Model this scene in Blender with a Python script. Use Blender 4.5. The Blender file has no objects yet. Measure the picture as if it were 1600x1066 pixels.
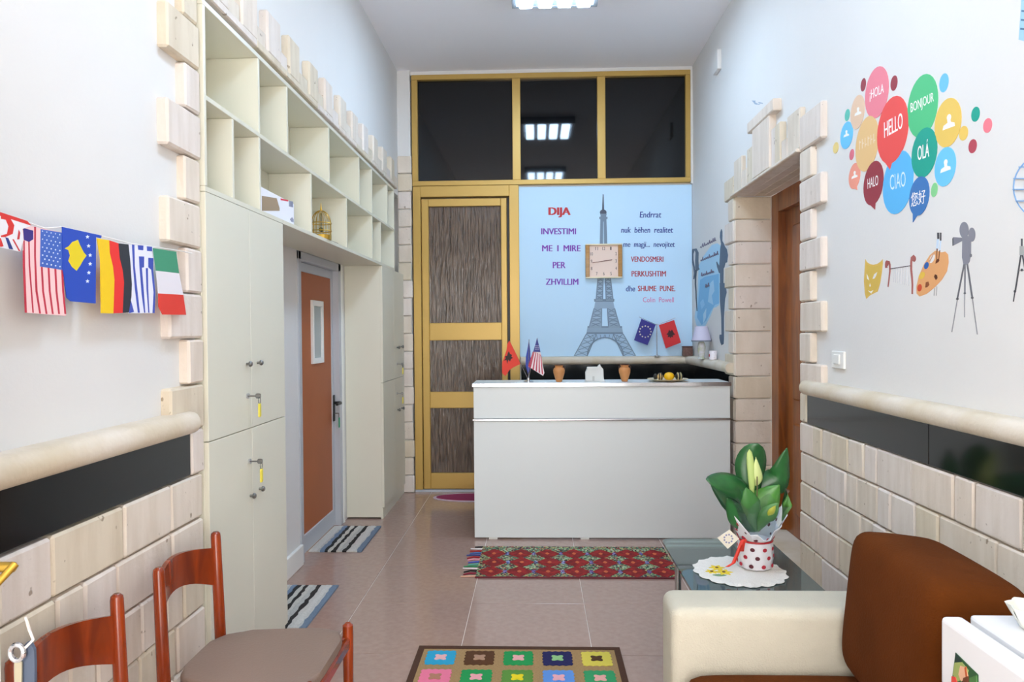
import bpy, bmesh, math, random
from mathutils import Vector, Matrix
random.seed(7)
C = bpy.context.scene.collection
SC = bpy.context.scene
PI = math.pi

# ---------------------------------------------------------------- camera
F, YAW, PIT, ROL, H = 1105.0, .0345, .0147, -.00768, 1.47
_fw = Vector((-math.sin(YAW)*math.cos(PIT), math.cos(YAW)*math.cos(PIT), -math.sin(PIT)))
_rt = Vector((math.cos(YAW), math.sin(YAW), 0)); _up = _rt.cross(_fw)
RT = _rt*math.cos(ROL)+_up*math.sin(ROL); UP = -_rt*math.sin(ROL)+_up*math.cos(ROL); FW = _fw
cam = bpy.data.objects.new('camera', bpy.data.cameras.new('camera')); C.objects.link(cam)
cam.data.sensor_width = 36; cam.data.lens = F/1600*36; cam.data.clip_start = .05
cam.matrix_world = Matrix(((RT.x, UP.x, -FW.x, 0), (RT.y, UP.y, -FW.y, 0), (RT.z, UP.z, -FW.z, H), (0, 0, 0, 1)))
SC.camera = cam

# ---------------------------------------------------------------- world, exposure
w = bpy.data.worlds.new('world'); SC.world = w; w.use_nodes = True
w.node_tree.nodes['Background'].inputs[0].default_value = (1, .965, .925, 1)
w.node_tree.nodes['Background'].inputs[1].default_value = 4.9
TUBE = 28.0
SC.view_settings.view_transform = 'Standard'; SC.view_settings.look = 'None'
SC.view_settings.exposure = 0.70; SC.view_settings.gamma = 1
SC.cycles.use_denoising = True
SC.cycles.max_bounces = 10; SC.cycles.diffuse_bounces = 6; SC.cycles.sample_clamp_indirect = 8

# ---------------------------------------------------------------- measuring helpers (a sight line cut with a plane of the room)
def _ray(x, y): return RT*((x-800)/F)-UP*((y-533)/F)+FW
def onz(x, y, z=0.):
    d = _ray(x, y); return Vector((0, 0, H))+d*((z-H)/d.z)
def onx(x, y, X):
    d = _ray(x, y); return Vector((0, 0, H))+d*(X/d.x)
def ony(x, y, Y):
    d = _ray(x, y); return Vector((0, 0, H))+d*(Y/d.y)

# ---------------------------------------------------------------- materials
def lin(h):
    h = h.lstrip('#'); v = [int(h[i:i+2], 16)/255 for i in (0, 2, 4)]
    return tuple((c/12.92 if c <= .04045 else ((c+.055)/1.055)**2.4) for c in v)+(1,)
MATS = {}
def M(name, hx=None, rough=.5, metal=0., var=0., scale=8., bump=0., bscale=60., stretch=(1, 1, 1), spec=.5, hx2=None, coat=0., obj_rand=0., detail=3):
    if name in MATS: return MATS[name]
    m = bpy.data.materials.new(name); m.use_nodes = True; MATS[name] = m
    nt = m.node_tree; b = nt.nodes['Principled BSDF']; L = nt.links.new
    c = lin(hx or '808080'); b.inputs['Base Color'].default_value = c
    b.inputs['Roughness'].default_value = rough; b.inputs['Metallic'].default_value = metal
    b.inputs['Specular IOR Level'].default_value = spec; b.inputs['Coat Weight'].default_value = coat
    m.diffuse_color = c
    tc = nt.nodes.new('ShaderNodeTexCoord'); mp = nt.nodes.new('ShaderNodeMapping'); mp.inputs['Scale'].default_value = stretch
    L(tc.outputs['Object'], mp.inputs['Vector'])
    if var or hx2:
        n = nt.nodes.new('ShaderNodeTexNoise'); n.inputs['Scale'].default_value = scale; n.inputs['Detail'].default_value = detail
        L(mp.outputs[0], n.inputs['Vector'])
        r = nt.nodes.new('ShaderNodeValToRGB'); L(n.outputs['Fac'], r.inputs[0])
        c2 = lin(hx2) if hx2 else tuple(x*(1-var) for x in c[:3])+(1,)
        r.color_ramp.elements[0].position = .35; r.color_ramp.elements[1].position = .65
        r.color_ramp.elements[0].color = c2; r.color_ramp.elements[1].color = c
        col = r.outputs[0]
        L(col, b.inputs['Base Color'])
    if bump:
        n2 = nt.nodes.new('ShaderNodeTexNoise'); n2.inputs['Scale'].default_value = bscale; n2.inputs['Detail'].default_value = 4
        L(mp.outputs[0], n2.inputs['Vector'])
        bp = nt.nodes.new('ShaderNodeBump'); bp.inputs['Strength'].default_value = bump; bp.inputs['Distance'].default_value = .01
        L(n2.outputs['Fac'], bp.inputs['Height']); L(bp.outputs[0], b.inputs['Normal'])
    return m
def mat_stone():
    m = bpy.data.materials.new('travertine'); m.use_nodes = True; nt = m.node_tree; L = nt.links.new
    b = nt.nodes['Principled BSDF']; b.inputs['Roughness'].default_value = .75; b.inputs['Specular IOR Level'].default_value = .3
    oi = nt.nodes.new('ShaderNodeObjectInfo'); tc = nt.nodes.new('ShaderNodeTexCoord')
    ad = nt.nodes.new('ShaderNodeVectorMath'); ad.operation = 'ADD'
    cm = nt.nodes.new('ShaderNodeCombineXYZ'); mu = nt.nodes.new('ShaderNodeMath'); mu.operation = 'MULTIPLY'; mu.inputs[1].default_value = 37
    L(oi.outputs['Random'], mu.inputs[0]); L(mu.outputs[0], cm.inputs[0]); L(mu.outputs[0], cm.inputs[2])
    L(tc.outputs['Object'], ad.inputs[0]); L(cm.outputs[0], ad.inputs[1])
    mp = nt.nodes.new('ShaderNodeMapping'); mp.inputs['Scale'].default_value = (6, 14, 2.2); L(ad.outputs[0], mp.inputs[0])
    n = nt.nodes.new('ShaderNodeTexNoise'); n.inputs['Scale'].default_value = 1.6; n.inputs['Detail'].default_value = 5; L(mp.outputs[0], n.inputs[0])
    r1 = nt.nodes.new('ShaderNodeValToRGB'); L(oi.outputs['Random'], r1.inputs[0])
    cr = r1.color_ramp; cr.elements[0].color = lin('ddd1c2'); cr.elements[1].color = lin('e5dbcf')
    for p, h in ((.2, 'e0d3c6'), (.4, 'dfd3c5'), (.6, 'd9ccb7'), (.8, 'dfd4cb')):
        e = cr.elements.new(p); e.color = lin(h)
    cr.interpolation = 'CONSTANT'
    r2 = nt.nodes.new('ShaderNodeValToRGB'); L(n.outputs['Fac'], r2.inputs[0])
    r2.color_ramp.elements[0].position = .3; r2.color_ramp.elements[0].color = (.80, .76, .70, 1)
    r2.color_ramp.elements[1].position = .62; r2.color_ramp.elements[1].color = (1, 1, 1, 1)
    mx = nt.nodes.new('ShaderNodeMixRGB'); mx.blend_type = 'MULTIPLY'; mx.inputs[0].default_value = .55
    L(r1.outputs[0], mx.inputs[1]); L(r2.outputs[0], mx.inputs[2])
    # tiny dark pits of travertine
    n3 = nt.nodes.new('ShaderNodeTexNoise'); n3.inputs['Scale'].default_value = 30; n3.inputs['Detail'].default_value = 2; L(ad.outputs[0], n3.inputs[0])
    r3 = nt.nodes.new('ShaderNodeValToRGB'); L(n3.outputs['Fac'], r3.inputs[0]); r3.color_ramp.elements[0].position = .24; r3.color_ramp.elements[1].position = .29
    r3.color_ramp.elements[0].color = (.5, .45, .4, 1); r3.color_ramp.elements[1].color = (1, 1, 1, 1)
    m2 = nt.nodes.new('ShaderNodeMixRGB'); m2.blend_type = 'MULTIPLY'; m2.inputs[0].default_value = 1
    L(mx.outputs[0], m2.inputs[1]); L(r3.outputs[0], m2.inputs[2]); L(m2.outputs[0], b.inputs['Base Color'])
    bp = nt.nodes.new('ShaderNodeBump'); bp.inputs['Strength'].default_value = .35; bp.inputs['Distance'].default_value = .006
    n4 = nt.nodes.new('ShaderNodeTexNoise'); n4.inputs['Scale'].default_value = 45; n4.inputs['Detail'].default_value = 5; L(ad.outputs[0], n4.inputs[0])
    L(n4.outputs['Fac'], bp.inputs['Height']); L(bp.outputs[0], b.inputs['Normal'])
    MATS['travertine'] = m; return m
def mat_glass(name, hx, rough=.02, alpha_mix=.75):
    m = bpy.data.materials.new(name); m.use_nodes = True; nt = m.node_tree; L = nt.links.new
    out = nt.nodes['Material Output']; nt.nodes.remove(nt.nodes['Principled BSDF'])
    g = nt.nodes.new('ShaderNodeBsdfGlossy'); g.inputs['Roughness'].default_value = rough; g.inputs['Color'].default_value = (1, 1, 1, 1)
    t = nt.nodes.new('ShaderNodeBsdfTransparent'); t.inputs['Color'].default_value = lin(hx)
    d = nt.nodes.new('ShaderNodeBsdfDiffuse'); d.inputs['Color'].default_value = lin('8fa5a2')
    m1 = nt.nodes.new('ShaderNodeMixShader'); m1.inputs[0].default_value = alpha_mix; L(d.outputs[0], m1.inputs[1]); L(t.outputs[0], m1.inputs[2])
    fr = nt.nodes.new('ShaderNodeFresnel'); fr.inputs[0].default_value = 1.5
    m2 = nt.nodes.new('ShaderNodeMixShader'); L(fr.outputs[0], m2.inputs[0]); L(m1.outputs[0], m2.inputs[1]); L(g.outputs[0], m2.inputs[2])
    L(m2.outputs[0], out.inputs[0]); MATS[name] = m; return m
def mat_emit(name, col, s):
    m = bpy.data.materials.new(name); m.use_nodes = True; b = m.node_tree.nodes['Principled BSDF']
    b.inputs['Base Color'].default_value = (.9, .9, .9, 1); b.inputs['Emission Color'].default_value = col; b.inputs['Emission Strength'].default_value = s
    MATS[name] = m; return m
def mat_rain():   # rain-patterned glass in front of a dark room
    m = bpy.data.materials.new('rain_glass'); m.use_nodes = True; nt = m.node_tree; L = nt.links.new
    b = nt.nodes['Principled BSDF']; b.inputs['Roughness'].default_value = .06; b.inputs['Specular IOR Level'].default_value = 1.
    tc = nt.nodes.new('ShaderNodeTexCoord'); mp = nt.nodes.new('ShaderNodeMapping'); mp.inputs['Scale'].default_value = (55, 1, 5); L(tc.outputs['Object'], mp.inputs[0])
    n = nt.nodes.new('ShaderNodeTexNoise'); n.inputs['Scale'].default_value = 1; n.inputs['Detail'].default_value = 5; n.inputs['Distortion'].default_value = .4; L(mp.outputs[0], n.inputs[0])
    r = nt.nodes.new('ShaderNodeValToRGB'); L(n.outputs['Fac'], r.inputs[0])
    r.color_ramp.elements[0].position = .3; r.color_ramp.elements[0].color = lin('35271e'); r.color_ramp.elements[1].position = .72; r.color_ramp.elements[1].color = lin('7a6352')
    L(r.outputs[0], b.inputs['Base Color'])
    bp = nt.nodes.new('ShaderNodeBump'); bp.inputs['Strength'].default_value = .9; bp.inputs['Distance'].default_value = .02
    L(n.outputs['Fac'], bp.inputs['Height']); L(bp.outputs[0], b.inputs['Normal']); MATS['rain_glass'] = m; return m
def speckle(name, cols, scale):     # tiny many-coloured stitches
    if name in MATS: return MATS[name]
    m = bpy.data.materials.new(name); m.use_nodes = True; nt = m.node_tree; L = nt.links.new
    b = nt.nodes['Principled BSDF']; b.inputs['Roughness'].default_value = .95
    tc = nt.nodes.new('ShaderNodeTexCoord'); v = nt.nodes.new('ShaderNodeTexVoronoi'); v.inputs['Scale'].default_value = scale; L(tc.outputs['Object'], v.inputs['Vector'])
    sp = nt.nodes.new('ShaderNodeSeparateColor'); L(v.outputs['Color'], sp.inputs[0])
    r = nt.nodes.new('ShaderNodeValToRGB'); r.color_ramp.interpolation = 'CONSTANT'; L(sp.outputs[0], r.inputs[0])
    r.color_ramp.elements[0].color = lin(cols[0]); r.color_ramp.elements[1].color = lin(cols[-1]); r.color_ramp.elements[1].position = 1-1/len(cols)
    for i, c in enumerate(cols[1:-1]): r.color_ramp.elements.new((i+1)/len(cols)).color = lin(c)
    L(r.outputs[0], b.inputs['Base Color']); MATS[name] = m; return m
def mat_wood(name, a, b_, rough=.3, scale=(3, 3, 18), coat=.3):
    m = bpy.data.materials.new(name); m.use_nodes = True; nt = m.node_tree; L = nt.links.new
    b = nt.nodes['Principled BSDF']; b.inputs['Roughness'].default_value = rough; b.inputs['Coat Weight'].default_value = coat
    tc = nt.nodes.new('ShaderNodeTexCoord'); mp = nt.nodes.new('ShaderNodeMapping'); mp.inputs['Scale'].default_value = scale; L(tc.outputs['Object'], mp.inputs[0])
    n = nt.nodes.new('ShaderNodeTexNoise'); n.inputs['Scale'].default_value = 2; n.inputs['Detail'].default_value = 6; n.inputs['Distortion'].default_value = .8; L(mp.outputs[0], n.inputs[0])
    r = nt.nodes.new('ShaderNodeValToRGB'); L(n.outputs['Fac'], r.inputs[0])
    r.color_ramp.elements[0].position = .3; r.color_ramp.elements[0].color = lin(a); r.color_ramp.elements[1].position = .7; r.color_ramp.elements[1].color = lin(b_)
    L(r.outputs[0], b.inputs['Base Color']); MATS[name] = m; return m
STONE = mat_stone(); RAIN = mat_rain()
M('wall_white', 'dddbd8', .85, var=.015, scale=3, bump=.05, bscale=90)
M('ceiling_white', 'f3f3f8', .9)
M('tile', 'a98e82', .13, hx2='a2867a', scale=30, bump=0, spec=.5, detail=10)
M('grout', 'e6dacf', .8)
M('cabinet', 'dddac9', .42, var=.02, scale=2)
M('desk_white', 'dce2e2', .35)
M('dark_slab', '0c0d0e', .12, spec=.5)
M('ledge', 'ddd2c2', .55, hx2='cfc0a6', scale=5, bump=.2, bscale=50)
M('gold_alu', 'c4a055', .38, metal=.35, spec=.6)
M('dark_glass', '08080a', .04, spec=.5)
M('grey_alu', 'bfc2c8', .4, metal=.15)
M('brown_panel', 'ae6238', .5, var=.06, scale=4, spec=.3)
M('chrome', 'd0d0d4', .18, metal=1.)
M('steel', '8d8c8a', .3, metal=1.)
M('black', '141414', .4)
M('white_plastic', 'ecebe6', .35)
M('fridge_white', 'e8e9ec', .25)
M('yellow_tag', 'e8d84a', .4); M('green_tag', '1f9a6c', .4)
M('taupe_vinyl', '86706300'[:6], .55, bump=.15, bscale=120)
M('sofa_cream', 'c8c2b0', .9, bump=.35, bscale=220, var=.04, scale=12)
M('sofa_brown', '5f300e', .95, spec=.1, bump=.25, bscale=160, var=.18, scale=5)
M('brass', 'd0a848', .3, metal=.9)
M('poster_blue', 'c2e2fa', .6)
mat_wood('door_wood', '6a3410', 'a0591c', .35, (8, 8, 1.2)); mat_wood('chair_wood', '6a2408', '96390f', .22, (9, 9, 2))
mat_wood('clock_wood', '9a6a28', 'b9833a', .4)
mat_glass('table_glass', 'c3d6d2', .02, .72); mat_glass('cellophane', 'f4f8f8', .05, .9)
mat_emit('tube_light', (.55, .76, 1, 1), TUBE)
def K(hx, rough=.6):      # flat print / paint colour
    return M('paint_'+hx, hx, rough)

# ---------------------------------------------------------------- object helpers
ORG = {}
def link(name, me, parent=None, loc=None):
    o = bpy.data.objects.new(name, me); C.objects.link(o)
    if parent is not None: o.parent = parent
    if loc is not None: o.location = loc
    return o
def tag(o, label, cat, group=None, kind=None):
    if label: o['label'] = label
    if cat: o['category'] = cat
    if group: o['group'] = group
    if kind: o['kind'] = kind
    return o
def thing(name, label, cat, loc=(0, 0, 0), group=None, kind=None):
    o = link(name, None, None, loc); ORG[o.name] = Vector(loc); o.empty_display_size = .05
    return tag(o, label, cat, group, kind)
def obj(name, bm, mats, parent=None, smooth=False, label=None, origin=None):
    """bm in room coordinates -> one mesh object; a part keeps its thing's origin"""
    og = ORG[parent.name] if parent is not None else (Vector(origin) if origin is not None else Vector((0, 0, 0)))
    if og.length: bmesh.ops.translate(bm, vec=-og, verts=bm.verts)
    bmesh.ops.recalc_face_normals(bm, faces=bm.faces)
    if smooth:
        for f in bm.faces: f.smooth = True
    me = bpy.data.meshes.new(name); bm.to_mesh(me); bm.free()
    for m in (mats if isinstance(mats, (list, tuple)) else [mats]): me.materials.append(MATS[m] if isinstance(m, str) else m)
    if smooth:
        try: me.set_sharp_from_angle(angle=math.radians(40))
        except Exception: pass
    o = link(name, me, parent, None if parent is not None else og); ORG[o.name] = og
    if label: o['label'] = label
    return o
def B(): return bmesh.new()
def box(bm, x0, x1, y0, y1, z0, z1, bev=0., seg=1, mi=0):
    r = bmesh.ops.create_cube(bm, size=1); vs = r['verts']
    for v in vs: v.co = Vector(((x0+x1)/2+v.co.x*(x1-x0), (y0+y1)/2+v.co.y*(y1-y0), (z0+z1)/2+v.co.z*(z1-z0)))
    fs = set(f for v in vs for f in v.link_faces)
    for f in fs: f.material_index = mi
    if bev:
        es = set(e for v in vs for e in v.link_edges)
        bmesh.ops.bevel(bm, geom=list(es), offset=bev, segments=seg, profile=.5, affect='EDGES')
    return bm
def bx(*a, **k): return box(B(), *a, **k)
def tube(bm, pts, r, n=8, cap=True, mi=0, flat=1.):
    pts = [Vector(p) for p in pts]; rs = r if isinstance(r, (list, tuple)) else [r]*len(pts)
    rings = []; prev = None
    for i, p in enumerate(pts):
        d = (pts[min(i+1, len(pts)-1)]-pts[max(i-1, 0)]).normalized()
        a = Vector((0, 0, 1)) if abs(d.z) < .95 else Vector((1, 0, 0))
        u = d.cross(a).normalized()
        if prev is not None and u.dot(prev) < 0: u = -u
        prev = u; v = d.cross(u)
        rings.append([bm.verts.new(p+u*math.cos(2*PI*k/n)*rs[i]+v*math.sin(2*PI*k/n)*rs[i]*flat) for k in range(n)])
    for a, b in zip(rings, rings[1:]):
        for k in range(n):
            f = bm.faces.new((a[k], a[(k+1) % n], b[(k+1) % n], b[k])); f.material_index = mi
    if cap:
        for g in (rings[0], rings[-1]):
            f = bm.faces.new(g); f.material_index = mi
    return bm
def lathe(bm, prof, cx, cy, n=24, mi=0, ruf=None):
    rings = []
    for j, (r, z) in enumerate(prof):
        rings.append([bm.verts.new((cx+(r+(ruf(j, k) if ruf else 0))*math.cos(2*PI*k/n), cy+(r+(ruf(j, k) if ruf else 0))*math.sin(2*PI*k/n), z)) for k in range(n)])
    for a, b in zip(rings, rings[1:]):
        for k in range(n):
            f = bm.faces.new((a[k], a[(k+1) % n], b[(k+1) % n], b[k])); f.material_index = mi
    if prof[0][0] > 1e-4: bm.faces.new(rings[0]).material_index = mi
    if prof[-1][0] > 1e-4: bm.faces.new(rings[-1]).material_index = mi
    bmesh.ops.remove_doubles(bm, verts=bm.verts, dist=1e-5)
    return bm
def prism(bm, pts, d, mi=0):
    """closed 3-D polygon pushed along d"""
    a = [bm.verts.new(p) for p in pts]; b = [bm.verts.new(Vector(p)+Vector(d)) for p in pts]
    n = len(a); fs = [bm.faces.new(a), bm.faces.new(list(reversed(b)))]
    for k in range(n): fs.append(bm.faces.new((a[k], b[k], b[(k+1) % n], a[(k+1) % n])))
    for f in fs: f.material_index = mi
    return bm
def sphere(bm, c, r, sc=(1, 1, 1), mi=0, u=14, v=9):
    t = bmesh.ops.create_uvsphere(bm, u_segments=u, v_segments=v, radius=r)['verts']
    for q in t: q.co = Vector((c[0]+q.co.x*sc[0], c[1]+q.co.y*sc[1], c[2]+q.co.z*sc[2]))
    for f in set(f for q in t for f in q.link_faces): f.material_index = mi
    return bm
def cushion(bm, c, dims, M3=None, n=10, p=5., bulge=.12):
    """pillow-like rounded block"""
    t = bmesh.ops.create_cube(bm, size=2)['verts']
    es = set(e for v in t for e in v.link_edges)
    bmesh.ops.subdivide_edges(bm, edges=list(es), cuts=n, use_grid_fill=True)
    for v in bm.verts:
        q = v.co.copy(); l = (abs(q.x)**p+abs(q.y)**p+abs(q.z)**p)**(1/p)
        s = q/l if l else q
        k = [1+bulge*(1-(abs(s[(i+1) % 3])**2))*(1-(abs(s[(i+2) % 3])**2)) for i in range(3)]
        s = Vector((s.x*dims[0]/2*k[0], s.y*dims[1]/2*k[1], s.z*dims[2]/2*k[2]))
        v.co = (M3 @ s if M3 else s)+Vector(c)
    return bm
def copy_tree(o, parent=None, dloc=None):
    c = o.copy(); C.objects.link(c); c.parent = parent
    if dloc is not None: c.location = o.location+Vector(dloc)
    for ch in [x for x in bpy.data.objects if x.parent == o]: copy_tree(ch, c)
    return c
def decal(name, polys, plane, parent=None, label=None, step=.0003, base=.001, origin=None):
    """polys: [(room points, paint)]; each lies a hair above the one before on the wall plane; plane = outward direction"""
    bm = B(); ms = []
    d = Vector(plane)
    for i, (pts, hx) in enumerate(polys):
        m = K(hx) if isinstance(hx, str) and hx not in MATS else (MATS[hx] if isinstance(hx, str) else hx)
        if m not in ms: ms.append(m)
        top = [Vector(p)+d*(base+step*i) for p in pts]
        prism(bm, top, -d*(base*.9+step*i), ms.index(m))
    return obj(name, bm, ms, parent, label=label, origin=origin)
def ell(cx, cy, rx, ry, sh=0., n=28, a0=0, tail=None):
    out = []
    for k in range(n):
        t = 2*PI*k/n; x, y = math.cos(t)*rx, math.sin(t)*ry
        out.append((cx+x-sh*y, cy+y))
    if tail:
        i = min(range(n), key=lambda k: (out[k][0]-tail[0])**2+(out[k][1]-tail[1])**2)
        out[i] = tail
    return out
def bar2(p, q, wd):
    dx, dy = q[0]-p[0], q[1]-p[1]; l = math.hypot(dx, dy) or 1; nx, ny = -dy/l*wd/2, dx/l*wd/2
    return [(p[0]+nx, p[1]+ny), (q[0]+nx, q[1]+ny), (q[0]-nx, q[1]-ny), (p[0]-nx, p[1]-ny)]
def text_part(name, s, mapf, hx, parent, out, bold=0., depth=.0012, shear=0.):
    """lettering: glyph mesh normalised to the unit square, then laid with mapf(u, v)"""
    cu = bpy.data.curves.new('lettering', 'FONT'); cu.body = s; cu.resolution_u = 3; cu.shear = shear
    to = bpy.data.objects.new('lettering', cu); C.objects.link(to)
    dg = bpy.context.evaluated_depsgraph_get(); dg.update()
    me = to.evaluated_get(dg).to_mesh()
    bm = B()
    for q in ((0,) if not bold else (-1, 0, 1)):
        n0 = len(bm.verts); bm.from_mesh(me); bm.verts.ensure_lookup_table()
        for v in bm.verts[n0:]: v.co.x += q*bold; v.co.z = .00003*(q+1)
    to.evaluated_get(dg).to_mesh_clear()
    bpy.data.objects.remove(to); bpy.data.curves.remove(cu)
    if not bm.verts: return None
    x0 = min(v.co.x for v in bm.verts); x1 = max(v.co.x for v in bm.verts); y0 = min(v.co.y for v in bm.verts); y1 = max(v.co.y for v in bm.verts)
    for v in bm.verts: v.co = Vector(mapf((v.co.x-x0)/(x1-x0), (v.co.y-y0)/(y1-y0)))+Vector(out)*(depth+v.co.z)
    return obj(name, bm, K(hx), parent)
def quad(bl, br, tl, f):
    return lambda u, v: f(bl[0]+(br[0]-bl[0])*u+(tl[0]-bl[0])*v, bl[1]+(br[1]-bl[1])*u+(tl[1]-bl[1])*v)

# ---------------------------------------------------------------- room dimensions
LW, LS, RW, RS = -1.245, -1.212, 1.415, 1.385       # wall faces, stone faces
BY, CZ, CO = 6.45, 3.83, .161                     # end wall, ceiling, stone course
RX = -1.50                                         # back of the cupboard recess
FY = -.9                                           # entrance wall behind the camera
N0, N1 = 3.776, 5.02                               # doorway in the right wall
DX = 1.642                                          # wooden door plane
ZR = lambda k: .037+.157*k if k > 0 else 0.          # course lines of the right wall
NZ = ZR(15)                                         # lintel underside

# ---------------------------------------------------------------- structure
def struct(name, bm, m, label=None, origin=None):
    o = obj(name, bm, m, None, origin=origin); o['kind'] = 'structure'
    if label: o['label'] = label
    return o
fl = struct('floor', bx(-1.7, 2.2, FY-.3, 6.7, -.06, -.0022), 'grout', 'pinkish brown polished tile floor')
tm = bpy.data.meshes.new('floor_tile'); tb = bx(-.3010, .3010, -.2984, .2984, -.0085, 0, bev=.0006); tb.to_mesh(tm); tb.free(); tm.materials.append(MATS['tile'])
for i in range(-2, 6):
    for j in range(-7, 6):
        x, y = -.965+.605*i+.3025, 3.185+.6*j+.3
        if x-.3 < 2.2 and y-.3 < 6.6 and y+.3 > FY-.3:
            o = link('floor_tile', tm, fl, (x, y, 0))
struct('ceiling', bx(-1.8, 2.2, FY-.3, 6.7, CZ, CZ+.1), 'ceiling_white', 'plain white ceiling')
wl = B()
box(wl, -1.8, LW, FY, 2.537, 0, CZ); box(wl, -1.8, LW, 2.537, 6.7, 2.70, CZ)
box(wl, -1.8, RX, 2.537, 4.40, 0, 2.70); box(wl, -1.8, RX, 5.40, 6.7, 0, 2.70); box(wl, -1.8, RX, 4.40, 5.40, 1.985, 2.70)
WL = struct('wall_left', wl, 'wall_white', 'white left wall with cream stone edging and stone dado')
wr = B()
box(wr, RW, 2.2, FY, N0, 0, CZ); box(wr, RW, 2.2, N1, 6.7, 0, CZ); box(wr, RW, 2.2, N0, N1, NZ+.02, CZ)
WR = struct('wall_right', wr, 'wall_white', 'white right wall with stone doorway surround and stone dado')
wb = B(); box(wb, -1.5, 2.0, BY+.06, 6.75, 0, CZ); box(wb, LW-.01, -1.13, 6.40, BY+.06, 0, CZ)
box(wb, -.15, 1.5, BY+.01, BY+.06, 0, 2.80)
WB = struct('wall_back', wb, 'wall_white', 'end wall with golden door, dark windows and blue poster')
wf = B(); box(wf, -1.7, -.85, FY-.15, FY, 0, CZ); box(wf, 1.05, 2.0, FY-.15, FY, 0, CZ); box(wf, -.85, 1.05, FY-.15, FY, 2.9, CZ)
struct('wall_front', wf, 'wall_white', 'entrance wall behind the viewer')

def stone(x0, x1, y0, y1, z0, z1, parent, name='stone', bev=.007, g=.0035, ax='x'):
    j = lambda: random.uniform(-.002, .002)
    if ax == 'x': b = bx(x0, x1, y0+g, y1-g, z0+g, z1-g)
    else: b = bx(x0+g*.3, x1-g*.3, y0, y1, z0+g, z1-g)
    bmesh.ops.bevel(b, geom=list(b.edges), offset=bev, segments=1, affect='EDGES')
    for v in b.verts: v.co += Vector((j()*.6, j()*.6, j()*.6))
    c = Vector(((x0+x1)/2, (y0+y1)/2, (z0+z1)/2))
    bmesh.ops.translate(b, vec=-c, verts=b.verts); bmesh.ops.recalc_face_normals(b, faces=b.faces)
    me = bpy.data.meshes.new(name); b.to_mesh(me); b.free(); me.materials.append(STONE)
    return link(name, me, parent, c)
def dado(xa, xb, ya, yb, parent, s, Z=lambda k: k*CO):
    """courses of stones of uneven width on a long wall"""
    for k in range(6):
        y = ya
        while y < yb-.001:
            wdt = random.choice((.11, .15, .18, .22, .27, .31))
            e = y+wdt
            if yb-e < .1: e = yb
            dx = random.uniform(-.003, .003)
            stone(xa+dx if s < 0 else xa, xb if s < 0 else xb+dx, y, e, Z(k), Z(k+1), parent, g=.0028)
            y = e
dado(RS, RW+.01, .3, N0, WR, -1, ZR)
dado(LW-.01, LS, .3, 2.52, WL, 1)
# backing mortar shows pale between the stones; quoins beside the left cupboard
for k in range(7, 18):
    y0 = 2.30 if k % 2 else 2.42
    if k == 17: continue
    stone(LW-.01, LS+random.uniform(-.002, .004), y0+random.uniform(-.006, .006), 2.535, k*CO, (k+1)*CO, WL)
stone(LW-.01, LS, 2.44, 2.535, 6*CO, 7*CO, WL)
# black slabs and rounded stone ledges
def slab(x0, x1, y0, y1, z0, z1, parent): return obj('black_slab', bx(x0, x1, y0, y1, z0, z1, bev=.002), 'dark_slab', parent)
ya = onx(1450, 720, RS).y
slab(RS+.002, RW+.01, .2, ya-.0015, .982, 1.131, WR); slab(RS+.002, RW+.01, ya+.0015, N0-.10, .982, 1.131, WR)
stone(RS, RW+.01, N0-.095, N0, ZR(6), ZR(7), WR)
slab(LW-.01, LS-.004, .2, 2.435, .972, 1.122, WL)
def ledge(name, pts, d_out, z0, z1, depth, label):
    """half-round stone nosing swept along pts (2-D), d_out = outward normals"""
    bm = B(); rings = []; n = 9; h = z1-z0
    for (x, y), (nx, ny) in zip(pts, d_out):
        r = [bm.verts.new((x, y, z0)), ]
        for k in range(n):
            a = -PI/2+PI*k/(n-1)
            e = depth-h/2*.9+math.cos(a)*h/2*.9
            r.append(bm.verts.new((x+nx*e, y+ny*e, z0+h/2+math.sin(a)*h/2)))
        r.append(bm.verts.new((x, y, z1))); rings.append(r)
    for a, b in zip(rings, rings[1:]):
        for k in range(len(a)-1): bm.faces.new((a[k], a[k+1], b[k+1], b[k]))
        bm.faces.new((a[-1], a[0], b[0], b[-1]))
    bm.faces.new(rings[0]); bm.faces.new(rings[-1])
    o = obj(name, bm, 'ledge', None, smooth=True); o['kind'] = 'structure'; o['label'] = label
    return o
ledge('trim_1', [(RW, .2), (RW, N0-.115)], [(-1, 0)]*2, 1.131, 1.204, .075, 'rounded cream stone ledge along the right wall')
ledge('trim_2', [(LW, .2), (LW, 2.41)], [(1, 0)]*2, 1.122, 1.198, .08, 'rounded cream stone ledge along the left wall')
ledge('trim_3', [(-.14, BY+.02), (RW-.0, BY+.02), (RW, N1+.012)], [(0, -1), (-1, -1), (-1, 0)], 1.158, 1.230, .085, 'rounded stone ledge behind the reception counter')
slab(-.14, RW, BY-.004, BY+.02, .90, 1.158, WB); slab(RW-.018, RW+.01, N1+.02, BY, .90, 1.158, WR)
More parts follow.
